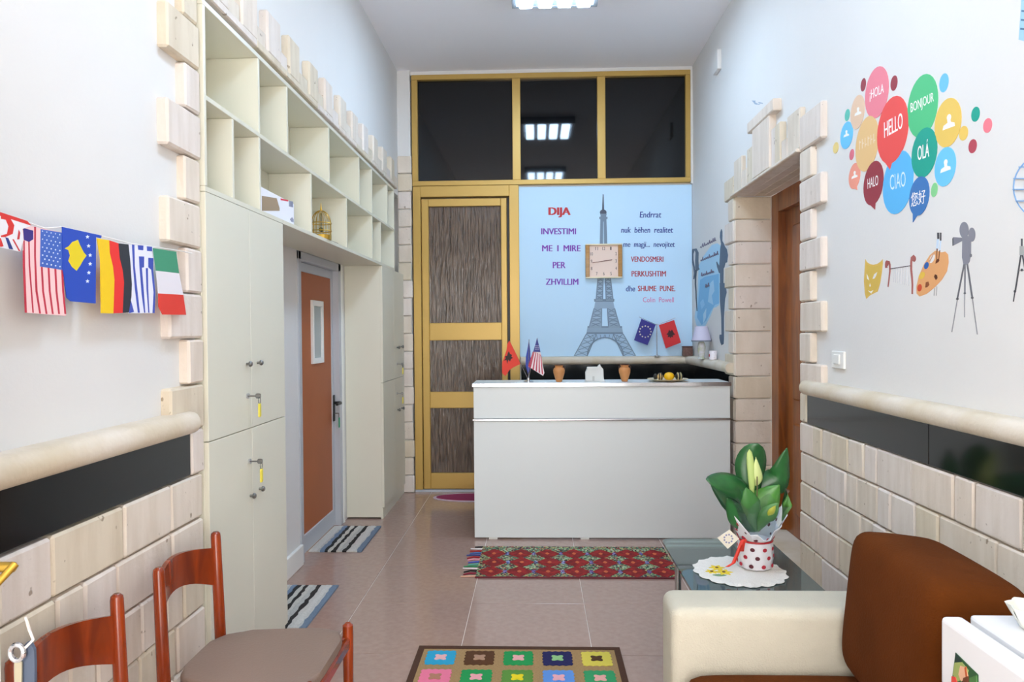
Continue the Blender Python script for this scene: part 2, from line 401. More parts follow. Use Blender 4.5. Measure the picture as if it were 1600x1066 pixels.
# crenellated stone edging above the left cupboards
y = 2.54; k = 0
for ys, wt in ((2.9, .17), (3.18, .17), (3.46, .16), (3.77, .16), (4.05, .16), (4.36, .16), (4.65, .16), (4.95, .16), (5.26, .16), (5.58, .16), (5.90, .15)):
    stone(LW-.01, LS+.008, ys, ys+wt, 2.735, 2.94+random.uniform(-.006, .006), WL, bev=.01)
prev = 2.53
for ys, wt in ((2.62, .16), (2.9, .17), (3.18, .17), (3.46, .16), (3.77, .16), (4.05, .16), (4.36, .16), (4.65, .16), (4.95, .16), (5.26, .16), (5.58, .16), (5.90, .15)):
    if prev < ys-.02: stone(LW-.01, LS, prev, ys, 2.735, 2.825, WL, bev=.008)
    prev = ys+wt
stone(LW-.01, LS+.008, 2.62, 2.78, 2.735, 2.94, WL, bev=.01)
stone(LW-.01, LS, 6.05, 6.20, 2.735, 2.825, WL)
y = 2.53
while y < 6.05:
    e = min(y+random.choice((.35, .42, .5)), 6.10); stone(LW-.01, LS+.02, y, e, 2.700, 2.736, WL, bev=.005, g=.001); y = e
# stone cladding of the narrow pier left of the golden door
for k in range(19):
    stone(LW+.0, -1.118+(random.uniform(-.012, .004)), 6.375, 6.40, k*CO, (k+1)*CO, WB, bev=.006, g=.003)
# doorway in the right wall: quoins both sides, reveal, lintel
for k in range(7, 16):
    y1 = N0-.29 if k % 2 else N0-.16
    stone(RS+random.uniform(-.003, .002), RW+.01, y1, N0, ZR(k), ZR(k+1)+(.03 if k == 15 else 0), WR)
for k in range(0, 16):
    wdt = .24 if k % 2 else .14
    stone(RS, RW+.01, N1, N1+wdt, ZR(k), ZR(k+1), WR)
    if k < 15: stone(RS+.004, DX, N1-.02, N1+.01, ZR(k), ZR(k+1), WR, ax='y', g=.003, bev=.006)
    if k < 15: stone(RS+.012, DX, N0-.01, N0+.015, ZR(k), ZR(k+1), WR, ax='y', g=.003, bev=.006)
for a in range(4):
    xa = RS+.002+(DX-RS)*a/4; stone(xa, xa+(DX-RS)/4, N0+.015, N1-.02, NZ, NZ+.03, WR, g=.001, bev=.004)
stone(RS-.02, RS+.02, N0-.01, N1+.02, NZ, NZ+.022, WR, bev=.005, g=.001)
def merlon(xa, xb, ytop, name='stone', out=0., ybase=None):
    a = onx(xa, 300, RS).y; b = onx(xb, 300, RS).y; t = onx((xa+xb)/2, ytop, RS).z
    stone(RS-out, RW+.01, min(a, b), max(a, b), NZ+.022 if ybase is None else onx((xa+xb)/2, ybase, RS).z, t, WR, bev=.006, g=.0015, name=name)
merlon(1146.5, 1158.5, 247); merlon(1158.5, 1167, 264); merlon(1167, 1178, 229); merlon(1178, 1205, 184, out=.012)
merlon(1172, 1213.5, 172, out=.02, ybase=191); merlon(1205, 1212, 199); merlon(1212, 1220.5, 192, out=.006); merlon(1220.5, 1230, 217); merlon(1230, 1249.5, 174)
# baseboard beside the brown door
struct('baseboard_left', bx(RX, RX+.022, 3.3, 4.40, 0, .13, bev=.004), 'white_plastic', 'white tiled skirting between the near cupboard and the brown door')

# ---------------------------------------------------------------- golden windows and door on the end wall
W1 = thing('window_1', 'three dark panes in a golden frame above the door and poster', None, (.1, BY, 2.8), kind='structure')
zt, zb = 3.785, 2.80; yb0, yb1 = BY-.035, BY+.055
fr = B(); box(fr, -1.118, -1.065, yb0, yb1, zb+.035, zt-.035, .003); box(fr, -.204, -.13, yb0, yb1, zb+.035, zt-.035, .003); box(fr, .562, .635, yb0, yb1, zb+.035, zt-.035, .003); box(fr, 1.352, 1.395, yb0, yb1, zb+.035, zt-.035, .003)
box(fr, -1.118, 1.395, yb0-.002, yb1, zt-.035, zt+.01, .003); box(fr, -1.118, 1.395, yb0-.002, yb1, zb-.009, zb+.035, .003)
obj('window_frame', fr, 'gold_alu', W1)
for a, b in ((-1.066, -.203), (-.131, .563), (.634, 1.353)): obj('pane', bx(a, b, BY+.005, BY+.013, zb+.03, zt-.03), 'dark_glass', W1)
obj('plaster_edge', bx(-1.13, RW, BY-.02, BY+.06, zt+.011, CZ), 'wall_white', W1)
obj('plaster_edge', bx(1.396, RW+.005, BY-.03, BY+.06, 2.78, zt+.011), 'wall_white', W1)
D1 = thing('door_1', 'golden aluminium door with three rain glass panels', None, (-.66, BY, 0), kind='structure')
fr = B(); box(fr, -1.115, -1.045, yb0, yb1, .021, 2.789, .003); box(fr, -.238, -.150, yb0, yb1, .021, 2.789, .003); box(fr, -1.045, -.238, yb0, yb1, 2.69, 2.789, .003)
obj('door_frame', fr, 'gold_alu', D1)
q0, q1 = BY-.02, BY+.03
for n_, a in (('stile', (-1.04, -.975, .025, 2.675)), ('stile', (-.315, -.262, .025, 2.675)), ('rail', (-.975, -.315, 2.605, 2.675)), ('rail', (-.975, -.315, 1.385, 1.545)), ('rail', (-.975, -.315, .765, .915)), ('rail', (-.975, -.315, .025, .17))):
    obj(n_, bx(a[0], a[1], q0, q1, a[2], a[3], bev=.004), 'gold_alu', D1)
for a, b in ((1.545, 2.605), (.915, 1.385), (.17, .765)): obj('rain_glass_pane', bx(-.975, -.315, BY+.005, BY+.015, a, b), RAIN, D1)
obj('door_shadow_gap', bx(-.262, -.238, BY+.03, BY+.05, .02, 2.69), 'black', D1)
obj('threshold', bx(-1.115, -.15, BY-.035, BY+.05, 0, .02), 'grey_alu', D1)

# ---------------------------------------------------------------- brown door in the left recess
D2 = thing('door_2', 'brown panel door with grey aluminium frame and narrow window slot', None, (-1.54, 4.9, 0), kind='structure')
dy0, dy1 = 4.40, 5.40
fr = B(); box(fr, -1.60, -1.49, dy0, dy0+.05, 0, 1.985, .003); box(fr, -1.60, -1.49, dy1-.10, dy1-.04, 0, 1.985, .003); box(fr, -1.60, -1.49, dy0, dy1-.04, 1.93, 1.985, .003)
obj('door_frame', fr, 'grey_alu', D2)
obj('white_casing', bx(-1.6, -1.485, dy1-.04, dy1+.0, 0, 1.985, bev=.003), 'white_plastic', D2)
l0, l1 = dy0+.05, dy1-.10
lf = B(); box(lf, -1.575, -1.535, l0, l0+.07, .01, 1.93, .003); box(lf, -1.575, -1.535, l1-.035, l1, .01, 1.93, .003); box(lf, -1.575, -1.535, l0+.07, l1-.035, 1.87, 1.93, .003); box(lf, -1.575, -1.535, l0+.07, l1-.035, .01, .13, .003)
obj('leaf_frame', lf, 'grey_alu', D2)
obj('door_panel', bx(-1.565, -1.545, l0+.07, l1-.035, .13, 1.87), 'brown_panel', D2)
obj('gasket', bx(-1.545, -1.538, l1, l1+.012, .01, 1.93), 'black', D2)
s = [onx(485, 470, -1.545).y, onx(502, 470, -1.545).y]; sz = (onx(493, 568, -1.545).z, onx(493, 470, -1.545).z)
sf = B(); t = .03
box(sf, -1.547, -1.528, s[0], s[0]+t, sz[0], sz[1], .002); box(sf, -1.547, -1.528, s[1]-t, s[1], sz[0], sz[1], .002); box(sf, -1.547, -1.528, s[0]+t, s[1]-t, sz[0], sz[0]+t*1.3, .002); box(sf, -1.547, -1.528, s[0]+t, s[1]-t, sz[1]-t*1.3, sz[1], .002)
wfz = obj('window_slot_frame', sf, 'white_plastic', D2)
obj('window_slot_glass', bx(-1.547, -1.541, s[0]+t, s[1]-t, sz[0]+t*1.3, sz[1]-t*1.3), M('slot_glass', '9aa5a6', .15), wfz)
hz = onx(523, 630, -1.52).z; hy = l1-.017
hd = B(); box(hd, -1.535, -1.527, hy-.018, hy+.018, hz-.14, hz+.06, .003); tube(hd, [(-1.53, hy, hz), (-1.478, hy, hz), (-1.474, hy-.02, hz), (-1.474, hy-.12, hz)], .011)
obj('lever_handle', hd, 'black', D2)
kt = thing('door_key', 'key with green tag hanging in the brown door lock', 'key', (-1.52, hy, hz-.09))
kb = B(); tube(kb, [(-1.527, hy, hz-.08), (-1.495, hy, hz-.08)], .004); tube(kb, [(-1.495, hy, hz-.078), (-1.495, hy, hz-.11)], .008, flat=.4); obj('key', kb, 'steel', kt)
obj('tag', bx(-1.499, -1.491, hy-.002, hy+.032, hz-.19, hz-.11, bev=.006), 'green_tag', kt)

# ---------------------------------------------------------------- wooden door in the right doorway
D3 = thing('door_3', 'dark brown wooden door deep in the stone doorway', None, (DX, 4.5, 0), kind='structure')
fr = B(); box(fr, DX, DX+.09, N1-.16, N1-.02, .1, NZ, .004); box(fr, DX, DX+.09, N0+.015, N0+.12, .1, NZ, .004); box(fr, DX, DX+.09, N0+.12, N1-.16, NZ-.13, NZ, .004)
obj('door_frame', fr, 'door_wood', D3)
pn = B(); box(pn, DX+.05, DX+.09, N0+.12, N1-.16, .1, NZ-.13)
obj('door_leaf', pn, 'door_wood', D3)
for a, b in ((.25, .85), (1.0, 2.15)): obj('raised_panel', bx(DX+.035, DX+.06, N0+.28, N1-.32, a, b, bev=.012), 'door_wood', D3)
obj('step', bx(RW+.0, DX+.09, N0+.016, N1-.021, 0, .098, bev=.006), 'ledge', D3)

# ---------------------------------------------------------------- ceiling light fixtures
def fixture(yc, label):
    t = thing('ceiling_light', label, 'ceiling light', (.145, yc, CZ), 'louvred four tube ceiling lights')
    x0, x1, y0, y1, z0 = -.155, .445, yc-.3, yc+.3, CZ-.075
    b = B(); box(b, x0, x1, y0, y0+.03, z0, CZ-.001); box(b, x0, x1, y1-.03, y1, z0, CZ-.001); box(b, x0, x0+.03, y0+.03, y1-.03, z0, CZ-.001); box(b, x1-.03, x1, y0+.03, y1-.03, z0, CZ-.001); box(b, x0+.03, x1-.03, y0+.03, y1-.03, CZ-.012, CZ-.001)
    obj('casing', b, M('fixture_grey', '8d9094', .5), t)
    for k in range(4):
        xa = x0+.03+.135*k
        obj('tube_panel', bx(xa+.022, xa+.113, y0+.035, y1-.035, z0-.022, z0+.02, bev=.008, seg=2), 'tube_light', t)
    for k in range(3):
        xa = x0+.03+.135*(k+1); obj('louvre', bx(xa-.02, xa+.02, y0+.03, y1-.03, z0+.002, z0+.03), M('louvre_grey', '6f7480', .4, metal=.4), t)
    return t
fixture(4.75, 'square ceiling light with four bright tubes above the reception counter')
fixture(2.35, 'square ceiling light with four tubes reflected lower in the dark pane')

# ---------------------------------------------------------------- left cupboards and shelves
CX = -1.20
def knob(p, parent, s=1.):
    b = B(); tube(b, [(p.x, p.y, p.z), (p.x+.014*s, p.y, p.z)], .0055*s, 8); tube(b, [(p.x+.013*s, p.y, p.z), (p.x+.019*s, p.y, p.z), (p.x+.024*s, p.y, p.z)], [.011*s, .012*s, .008*s], 12)
    return obj('knob', b, 'steel', parent, smooth=True)
def lock_(p, parent):
    b = B(); tube(b, [(p.x, p.y, p.z), (p.x+.007, p.y, p.z)], .011, 12); return obj('lock', b, 'chrome', parent, smooth=True)
def key_fob(p, label, tagm='yellow_tag', ring=None):
    t = thing('key', label, 'key', p, 'keys hanging in the cupboard locks')
    b = B(); tube(b, [(p.x+.007, p.y, p.z), (p.x+.04, p.y, p.z)], .0035, 6); box(b, p.x+.036, p.x+.058, p.y-.0015, p.y+.0015, p.z-.010, p.z+.010, .004)
    obj('key_blade', b, 'steel', t)
    b = B(); pts = [(p.x+.052, p.y+.012*math.cos(a), p.z-.018+.014*math.sin(a)) for a in [2*PI*k/10 for k in range(11)]]; tube(b, pts, .0018, 6, cap=False); obj('ring', b, 'steel' if not ring else ring, t)
    obj('tag', bx(p.x+.048, p.x+.056, p.y-.011, p.y+.013, p.z-.088, p.z-.030, bev=.005, seg=2), tagm, t)
    return t
def cupboard(label, y0, y1, ztop, zsplit, kick, up, lo, fobs, side_feet=False):
    t = thing('cupboard', label, 'cupboard', (CX-.15, (y0+y1)/2, 0), 'cream laminate cupboards')
    obj('carcass', bx(RX+.002, CX-.018, y0, y1, 0.012, ztop, bev=.0015), 'cabinet', t)
    obj('plinth', bx(CX-.03, CX-.012, y0+.004, y1-.004, 0, kick), 'cabinet', t)
    ym = (y0+y1)/2
    ds = {}
    for nm, za, zb_ in (('u', zsplit+.0018, ztop), ('l', kick+.004, zsplit-.0018)):
        for s_, a, b_ in (('n', y0+.001, ym-.0006), ('f', ym+.0006, y1-.001)):
            ds[nm+s_] = obj('door', bx(CX-.018, CX, a, b_, za, zb_, bev=.0012), 'cabinet', t)
    return t, ds
t, ds = cupboard('tall cream cupboard nearest the flags with four doors', 2.54, 3.33, 1.985, 1.070, .075, None, None, None)
for px, py, k in ((385, 569, 'un'), (402, 567, 'uf'), (391, 775, 'ln'), (405, 764, 'lf')): knob(onx(px, py, CX), ds[k])
for px, py, k, lb in ((386, 619, 'un', 'key with yellow tag in the upper lock of the near cupboard'), (389, 721, 'ln', 'key with yellow tag in the lower lock of the near cupboard')):
    p = onx(px, py, CX); lock_(p, ds[k]); key_fob(p, lb)
t, ds = cupboard('tall cream cupboard at the far end next to the golden door', 5.49, 6.37, 1.985, 1.070, .085, None, None, None)
for px, py, k in ((620, 543, 'un'), (626, 542, 'uf'), (621, 640.5, 'ln'), (627, 638, 'lf')): knob(onx(px, py, CX), ds[k], 1.2)
for px, py, k, lb, tm_ in ((620, 569, 'un', 'key with black and yellow tag in the upper lock of the far cupboard', 'yellow_tag'), (620, 615, 'ln', 'key with bright yellow tag in the lower lock of the far cupboard', 'yellow_tag')):
    p = onx(px, py, CX); lock_(p, ds[k]); key_fob(p, lb, tm_, 'black' if k == 'un' else None)
sh = thing('shelf_unit', 'long cream open shelf unit above the cupboards and brown door', 'shelf', (CX-.11, 4.2, 2.0))
SB = -1.43; yE = 5.99; e = .009
def board(n_, *a): return obj(n_, bx(*a, bev=.0012), 'cabinet', sh)
board('bottom_board', RX+.002, CX, 3.332, yE, 1.986, 2.006); board('bottom_board', RX+.002, CX, 2.54, 3.330, 1.9865, 2.006)
board('middle_board', SB, CX, 2.559, yE-.02, 2.322, 2.340)
board('top_board', SB, CX, 2.54, yE, 2.664, 2.684)
board('end_panel', SB, CX, 2.54, 2.558, 2.007, 2.663); board('end_panel', SB, CX, yE-.018, yE, 2.007, 2.663)
board('back_panel', SB-.01, SB, 2.54, yE, 2.007, 2.684)
for yy in (3.413, 4.107, 4.81, 5.724): board('divider', SB, CX-.002, yy-e, yy+e, 2.341, 2.663)
for yy in (3.059, 5.181): board('divider', SB, CX-.001, yy-e, yy+e, 2.341, 2.663); board('divider', SB, CX-.001, yy-e, yy+e, 2.007, 2.321)
for yy in (2.789, 3.769, 4.481, 5.467): board('divider', SB, CX-.002, yy-e, yy+e, 2.007, 2.321)

# things on the shelf
pbx = thing('product_box', 'white cardboard box with brown picture and red mark on the shelf', 'box', (-1.28, 3.3, 2.006))
b0, b1 = onx(411, 310, -1.225).y, onx(460, 330, -1.225).y; zt_ = onx(440, 308, -1.225).z
obj('carton', bx(-1.32, -1.226, b0-.05, b1, 2.0065, zt_, bev=.004), K('eeeef4'), pbx)
PXF = lambda x, y: onx(400+x/8.886, 280+y/8.886, -1.226)
decal('picture', [([PXF(*q) for q in ((80, 232), (285, 265), (325, 405), (325, 440), (80, 440))], 'a08a70')], (1, 0, 0), pbx)
decal('red_mark', [([PXF(*q) for q in ((340, 268), (445, 290), (445, 310), (345, 293))], 'd8324a')], (1, 0, 0), pbx)
decal('barcode', [([PXF(*q) for q in ((455, 300), (512, 312), (512, 392), (455, 378))], 'b4b8cc')] + [([PXF(*q) for q in ((456+k*14, 303+k*3), (462+k*14, 304+k*3), (462+k*14, 380+k*3), (456+k*14, 379+k*3))], '6a6e88') for k in range(4)], (1, 0, 0), pbx)
decal('small_emblem', [([PXF(*q) for q in ((470, 555), (500, 530), (520, 560), (518, 598), (490, 590))], '9a9ab0')], (1, 0, 0), pbx)
bc = onx(502, 365, -1.245); cg = thing('birdcage', 'small golden wire birdcage ornament on the shelf', 'birdcage', (-1.245, bc.y, 2.006))
r_ = .058; zb_ = 2.0062; zd = zb_+.095
obj('base', lathe(B(), [(r_, zb_), (r_, zb_+.025), (r_*.94, zb_+.028)], -1.245, bc.y, 20), 'brass', cg)
b = B()
for k in range(18):
    a = 2*PI*k/18; cxx, cyy = math.cos(a), math.sin(a)
    pts = [(-1.245+r_*.95*cxx, bc.y+r_*.95*cyy, zb_+.027), (-1.245+r_*.95*cxx, bc.y+r_*.95*cyy, zd)]
    for q in range(1, 7):
        f_ = q/6*PI/2*.97; pts.append((-1.245+r_*.95*math.cos(f_)*cxx, bc.y+r_*.95*math.cos(f_)*cyy, zd+.075*math.sin(f_)))
    tube(b, pts, .0016, 5)
obj('wires', b, 'brass', cg)
b = B()
for zz in (zd, zb_+.05): tube(b, [(-1.245+r_*math.cos(2*PI*k/20), bc.y+r_*math.sin(2*PI*k/20), zz) for k in range(21)], .003, 6, cap=False)
obj('hoops', b, 'brass', cg)
b = B(); tube(b, [(-1.245, bc.y, zd+.072), (-1.245, bc.y, zd+.12)], [.007, .001], 8); obj('finial', b, 'brass', cg)
b = B(); sphere(b, (-1.245, bc.y, zb_+.06), .014, (1, 1.4, 1)); tube(b, [(-1.245, bc.y, zb_+.06), (-1.245, bc.y, zd+.06)], .003, 6); obj('bird', b, K('5a5a34'), cg)
pn_ = onx(523, 373.5, -1.215); b = B(); tube(b, [(pn_.x, pn_.y-.06, 2.0115), (pn_.x, pn_.y+.03, 2.0115), (pn_.x, pn_.y+.06, 2.0115)], [.0028, .0045, .005], 8)
tag(obj('pen', b, 'steel', None, origin=(pn_.x, pn_.y, 2.0115)), 'small metal pen lying beside the golden birdcage', 'pen')

# ---------------------------------------------------------------- flag bunting on the left wall
FX = -1.196
bun = thing('flag_bunting', 'string of small national flags hung across the left wall', 'bunting', (FX, 1.9, 1.7))
def fpoly(name, lst, cf, label, dx=0.):
    pl = []
    for pts, hx in lst: pl.append(([onx(*cf(*q), FX+dx) for q in pts], hx))
    return decal(name, pl, (1, 0, 0), bun, label, base=.002, step=.00003)
cA = lambda x, y: (x/5.925, 320+y/5.925)
cB = lambda x, y: (140+x/7.61, 360+y/7.61)
sp = [(-60, 322), (0, 333), (47, 349), (70, 357), (96, 355), (150, 367), (205, 381), (245, 387), (280, 392), (300, 396)]
b = B(); tube(b, [onx(x, y, FX-.003) for x, y in sp], .002, 5); obj('string', b, K('e8e4e0'), bun)
fpoly('flag', [([(-380, 20), (0, 70), (245, 150), (285, 195), (200, 225), (210, 330), (180, 435), (0, 395), (-380, 330)], 'e9e6ea'),
               ([(-380, 20), (0, 70), (245, 150), (285, 195), (0, 105), (-380, 50)], 'd9322c'),
               ([(0, 105), (90, 130), (125, 190), (110, 270), (40, 300), (0, 300), (0, 285), (55, 270), (70, 200), (45, 140), (0, 130)], 'd9322c'),
               ([(0, 310), (25, 385), (0, 390), (-150, 360), (-120, 300)], 'd9322c'), ([(40, 300), (70, 310), (115, 415), (75, 408)], '2b3a86'),
               ([(105, 320), (120, 320), (182, 432), (165, 428)], 'c9343a'), ([(165, 230), (180, 260), (172, 320), (150, 322)], 'c9343a'),
               ([(-380, 60), (-60, 100), (-60, 280), (-380, 320)], '2b3a86')], cA, 'red white and blue crossed flag cut by the frame edge', dx=.003)
us = [([(205, 205), (300, 200), (360, 215), (565, 255), (575, 600), (605, 1030), (235, 1000), (205, 340)], 'f3c9c9')]
for k in range(7):
    a = 213+k*62
    if k < 2: us.append(([(208+k*45, 330), (222+k*45, 330), (225+k*47, 560), (242+k*64, 1000), (228+k*64, 1000), (210+k*47, 560)], 'bf2f43'))
    elif k == 2: us.append(([(308, 205), (326, 205), (325, 480), (340, 800), (372, 1008), (355, 1008), (320, 800), (308, 480)], 'bf2f43'))
    else: us.append(([(370+(k-3)*63, 575+(k-3)*8), (388+(k-3)*63, 577+(k-3)*8), (400+(k-3)*62, 800), (432+(k-3)*58, 1012), (415+(k-3)*58, 1012), (382+(k-3)*62, 800)], 'bf2f43'))
us.append(([(368, 225), (565, 258), (575, 605), (362, 572)], '4366bb'))
us.append(([(205, 215), (300, 240), (300, 320), (260, 345), (212, 325)], '3a2a80'))
for r in range(9):
    for c_ in range(5):
        x, y = 385+c_*40+(20 if r % 2 else 0), 245+r*37+c_*8
        if x < 565: us.append(([(x-6, y), (x, y-7), (x+6, y), (x, y+7)], 'dfe6f5'))
fpoly('flag', us, cA, 'starred and red striped flag')
def star(x, y, r, n=5):
    return [(x+(r if k % 2 == 0 else r*.45)*math.sin(PI*k/n), y-(r if k % 2 == 0 else r*.45)*math.cos(PI*k/n)) for k in range(2*n)]
fpoly('flag', [([(570, 205), (935, 285), (930, 310), (883, 300), (880, 915), (650, 895), (612, 860), (590, 680), (575, 590)], '2449b4'),
               ([(590, 405), (628, 385), (662, 345), (715, 325), (735, 375), (768, 440), (795, 472), (765, 512), (738, 560), (702, 612), (658, 575), (625, 520), (640, 470), (625, 420)], 'e3cb14')]
      + [(star(x, y, 20), 'dfe8fa') for x, y in ((803, 298), (813, 382), (828, 468), (828, 548), (816, 630), (803, 708))], cA, 'blue flag with yellow map shape and white stars', dx=.002)
fpoly('flag', [([(80, 95), (225, 118), (232, 270), (270, 430), (288, 590), (275, 990), (130, 985), (120, 330)], 'eec50f'),
               ([(225, 118), (335, 155), (350, 330), (385, 470), (402, 620), (385, 982), (277, 988), (288, 590), (270, 430), (232, 270)], 'e4302a'),
               ([(335, 155), (455, 168), (475, 350), (495, 640), (490, 780), (460, 975), (386, 982), (402, 620), (385, 470), (350, 330)], '2b2f38')], cB, 'yellow red and black striped flag', dx=.001)
gr = [([(455, 165), (750, 195), (752, 520), (778, 740), (765, 985), (458, 985), (495, 800), (490, 560)], 'e4e4f2')]
for a in ([(495, 170), (525, 172), (530, 420), (555, 660), (590, 980), (565, 980), (530, 700), (508, 430)], [(578, 310), (642, 312), (640, 440), (614, 445), (640, 760), (655, 980), (640, 980), (610, 760), (585, 440)],
          [(660, 450), (686, 450), (690, 700), (704, 980), (690, 980), (668, 700)], [(690, 325), (750, 330), (748, 470), (775, 740), (766, 985), (740, 985), (752, 740), (725, 470), (690, 440)], [(565, 178), (632, 182), (630, 238), (570, 232)], [(672, 190), (735, 195), (735, 250), (675, 245)], [(485, 840), (520, 970), (462, 985), (465, 930)]): gr.append((a, '3d4fae'))
fpoly('flag', gr, cB, 'blue and white striped flag with a white cross')
fpoly('flag', [([(750, 212), (1022, 255), (1058, 512), (785, 480)], '41916f'), ([(785, 480), (1058, 512), (1108, 768), (812, 750)], 'e2dde3'), ([(812, 750), (1108, 768), (1142, 1005), (862, 1002), (815, 910)], 'd93a2c')], cB, 'green white and red banded flag', dx=.004)

# ---------------------------------------------------------------- poster on the end wall
PY = BY+.009
tl, br = ony(810, 291, PY), ony(1080, 560, PY)
po = thing('wall_poster', 'light blue wall poster with grey lattice tower and lettering', 'poster', ((tl.x+RW)/2, BY, 1.232))
obj('sheet', bx(tl.x, RW-.006, BY-.004, BY+.0095, 1.231, 2.775), 'poster_blue', po)
PF = lambda x, y: ony(x, y, BY-.004)
def ptext(s, x0, x1, y0, y1, hx, bold=0., shear=0.):
    c = lambda x, y: (780+x/3.554, 280+y/3.554)
    text_part('lettering', s, quad(c(x0, y1), c(x1, y1), c(x0, y0), PF), hx, po, (0, -1, 0), bold, shear=shear)
ptext('DIJA', 273, 397, 157, 213, 'c0282f', .055); ptext('INVESTIMI', 233, 427, 273, 307, '7a35a8', .032); ptext('ME', 238, 296, 367, 401, '8038ae', .032); ptext('I', 322, 330, 367, 401, '8038ae', .01); ptext('MIRE', 357, 452, 367, 401, '8038ae', .032)
ptext('PER', 297, 369, 460, 495, '8038ae', .032); ptext('ZHVILLIM', 258, 440, 553, 587, '7c3ab4', .032)
ptext('Endrrat', 780, 900, 181, 214, '2c3f94', .02, .1); ptext('nuk  b\u00ebhen  realitet', 677, 965, 266, 298, '2c3f94', .02, .1); ptext('me  magji...  nevojitet', 688, 975, 349, 386, '263a8c', .02, .1)
ptext('VENDOSMERI', 731, 912, 430, 459, 'ae2a3c', .028); ptext('PERKUSHTIM', 735, 926, 510, 541, 'ae2a3c', .028); ptext('dhe', 703, 755, 592, 624, '2c3f94', .02, .1); ptext('SHUME  PUNE.', 770, 978, 592, 623, 'b42c34', .028)
ptext('Colin  Powell', 798, 970, 656, 684, 'd85fa0', .0)
cT = lambda x, y: (895+x/3.81, 290+y/3.81)
ei = []
def T(pts, hx): ei.append(([PF(*cT(*q)) for q in pts], hx))
G1, G2, G3 = '94abc0', '76899c', '4a5363'
T([(178, 52), (183, 52), (187, 150), (174, 150)], G3); T(ell(181, 160, 20, 17), G3); T([(163, 168), (202, 168), (199, 182), (166, 182)], G2)
T([(157, 186), (207, 186), (206, 200), (158, 200)], G2); T([(165, 182), (199, 182), (200, 200), (206, 360), (214, 548), (154, 548), (160, 360), (164, 200)], G2); T([(180, 215), (184, 215), (187, 356), (179, 356)], 'a9c4d8')
T([(150, 545), (181, 545), (177, 682), (138, 682)], G1); T([(193, 545), (223, 545), (240, 682), (198, 682)], G1)
T([(126, 676), (248, 676), (246, 692), (128, 692)], G2); T([(134, 692), (241, 692), (249, 732), (126, 732)], G1)
T([(126, 732), (172, 732), (170, 842), (98, 842)], G1); T([(206, 732), (249, 732), (280, 842), (212, 842)], G1)
T([(88, 840), (292, 840), (300, 884), (80, 884)], G1); T([(88, 838), (293, 838), (294, 846), (87, 846)], G2); T([(84, 874), (298, 874), (300, 884), (80, 884)], G2)
LG = 'a3c0d8'
T([(80, 884), (190, 884), (190, 903), (160, 912), (130, 930), (104, 962), (86, 1015), (8, 1015)], LG)
T([(300, 884), (190, 884), (190, 903), (220, 912), (250, 930), (276, 962), (300, 1015), (374, 1015)], LG)
def X_(p, q, wd=4., hx=G2): T(bar2(p, q, wd), hx)
for a, b_, c_, d_, n_ in (((80, 884), (8, 1015), (140, 884), (86, 1015), 4), ((300, 884), (374, 1015), (240, 884), (300, 1015), 4), ((126, 732), (98, 842), (172, 732), (170, 842), 4), ((249, 732), (280, 842), (206, 732), (212, 842), 4), ((150, 545), (138, 682), (181, 545), (177, 682), 5), ((223, 545), (240, 682), (193, 545), (198, 682), 5)):
    L1 = lambda t, a=a, b_=b_: (a[0]+(b_[0]-a[0])*t, a[1]+(b_[1]-a[1])*t); L2 = lambda t, c_=c_, d_=d_: (c_[0]+(d_[0]-c_[0])*t, c_[1]+(d_[1]-c_[1])*t)
    X_(a, b_, 5); X_(c_, d_, 5)
    for k in range(n_): X_(L1(k/n_), L2((k+1)/n_), 3.5); X_(L2(k/n_), L1((k+1)/n_), 3.5); X_(L1((k+1)/n_), L2((k+1)/n_), 2.5, 'b9d3e6')
arch = [(86+(190-86)*(1-math.cos(t)), 1015-110*math.sin(t)) for t in [PI/2*k/8 for k in range(9)]]
arch += [(300-(300-190)*(1-math.cos(t)), 1015-110*math.sin(t)) for t in [PI/2*k/8 for k in range(8, -1, -1)]]
for p, q in zip(arch, arch[1:]): X_(p, q, 6)
for k in range(5): X_((92+k*24, 888), (112+k*18, 925-k*4), 3); X_((290-k*24, 888), (268-k*18, 925-k*4), 3)
decal('lattice_tower', ei, (0, -1, 0), po, 'grey lattice tower', step=.00006)

# square clock
ck = thing('wall_clock', 'square clock with wooden sides hanging on the blue poster', 'clock', tuple(ony(943, 408, BY-.02)))
p0, p1 = ony(915, 433, BY-.03), ony(972, 383, BY-.03)
cx0, cx1, cz0, cz1 = p0.x, p1.x, p0.z, p1.z; ya_ = BY-.006
fw_ = .036
obj('side_frame', bx(cx0, cx0+fw_, BY-.045, ya_, cz0, cz1, bev=.004), 'clock_wood', ck); obj('side_frame', bx(cx1-fw_, cx1, BY-.045, ya_, cz0, cz1, bev=.004), 'clock_wood', ck)
obj('edge_strip', bx(cx0, cx1, BY-.048, ya_, cz1, cz1+.012, bev=.002), M('pale_metal', 'd8cfb4', .35, metal=.3), ck); obj('edge_strip', bx(cx0, cx1, BY-.048, ya_, cz0-.012, cz0, bev=.002), 'pale_metal', ck)
obj('dial', bx(cx0+fw_, cx1-fw_, BY-.028, ya_, cz0, cz1), K('ecd3c4'), ck)
cmx, cmz = (cx0+cx1)/2, (cz0+cz1)/2; dz_, dx_ = (cz1-cz0)*.40, (cx1-cx0)*.335
for n_ in range(1, 13):
    a = 2*PI*n_/12; k_ = 1/max(abs(math.sin(a)), abs(math.cos(a)))
    u0, v0 = cmx+math.sin(a)*k_*dx_, cmz+math.cos(a)*k_*dz_
    w_ = .013 if n_ < 10 else .024
    text_part('numeral', str(n_), lambda u, v, u0=u0, v0=v0, w_=w_: (u0-w_/2+u*w_, BY-.028, v0-.015+v*.03), '6a5a58', ck, (0, -1, 0), .01)
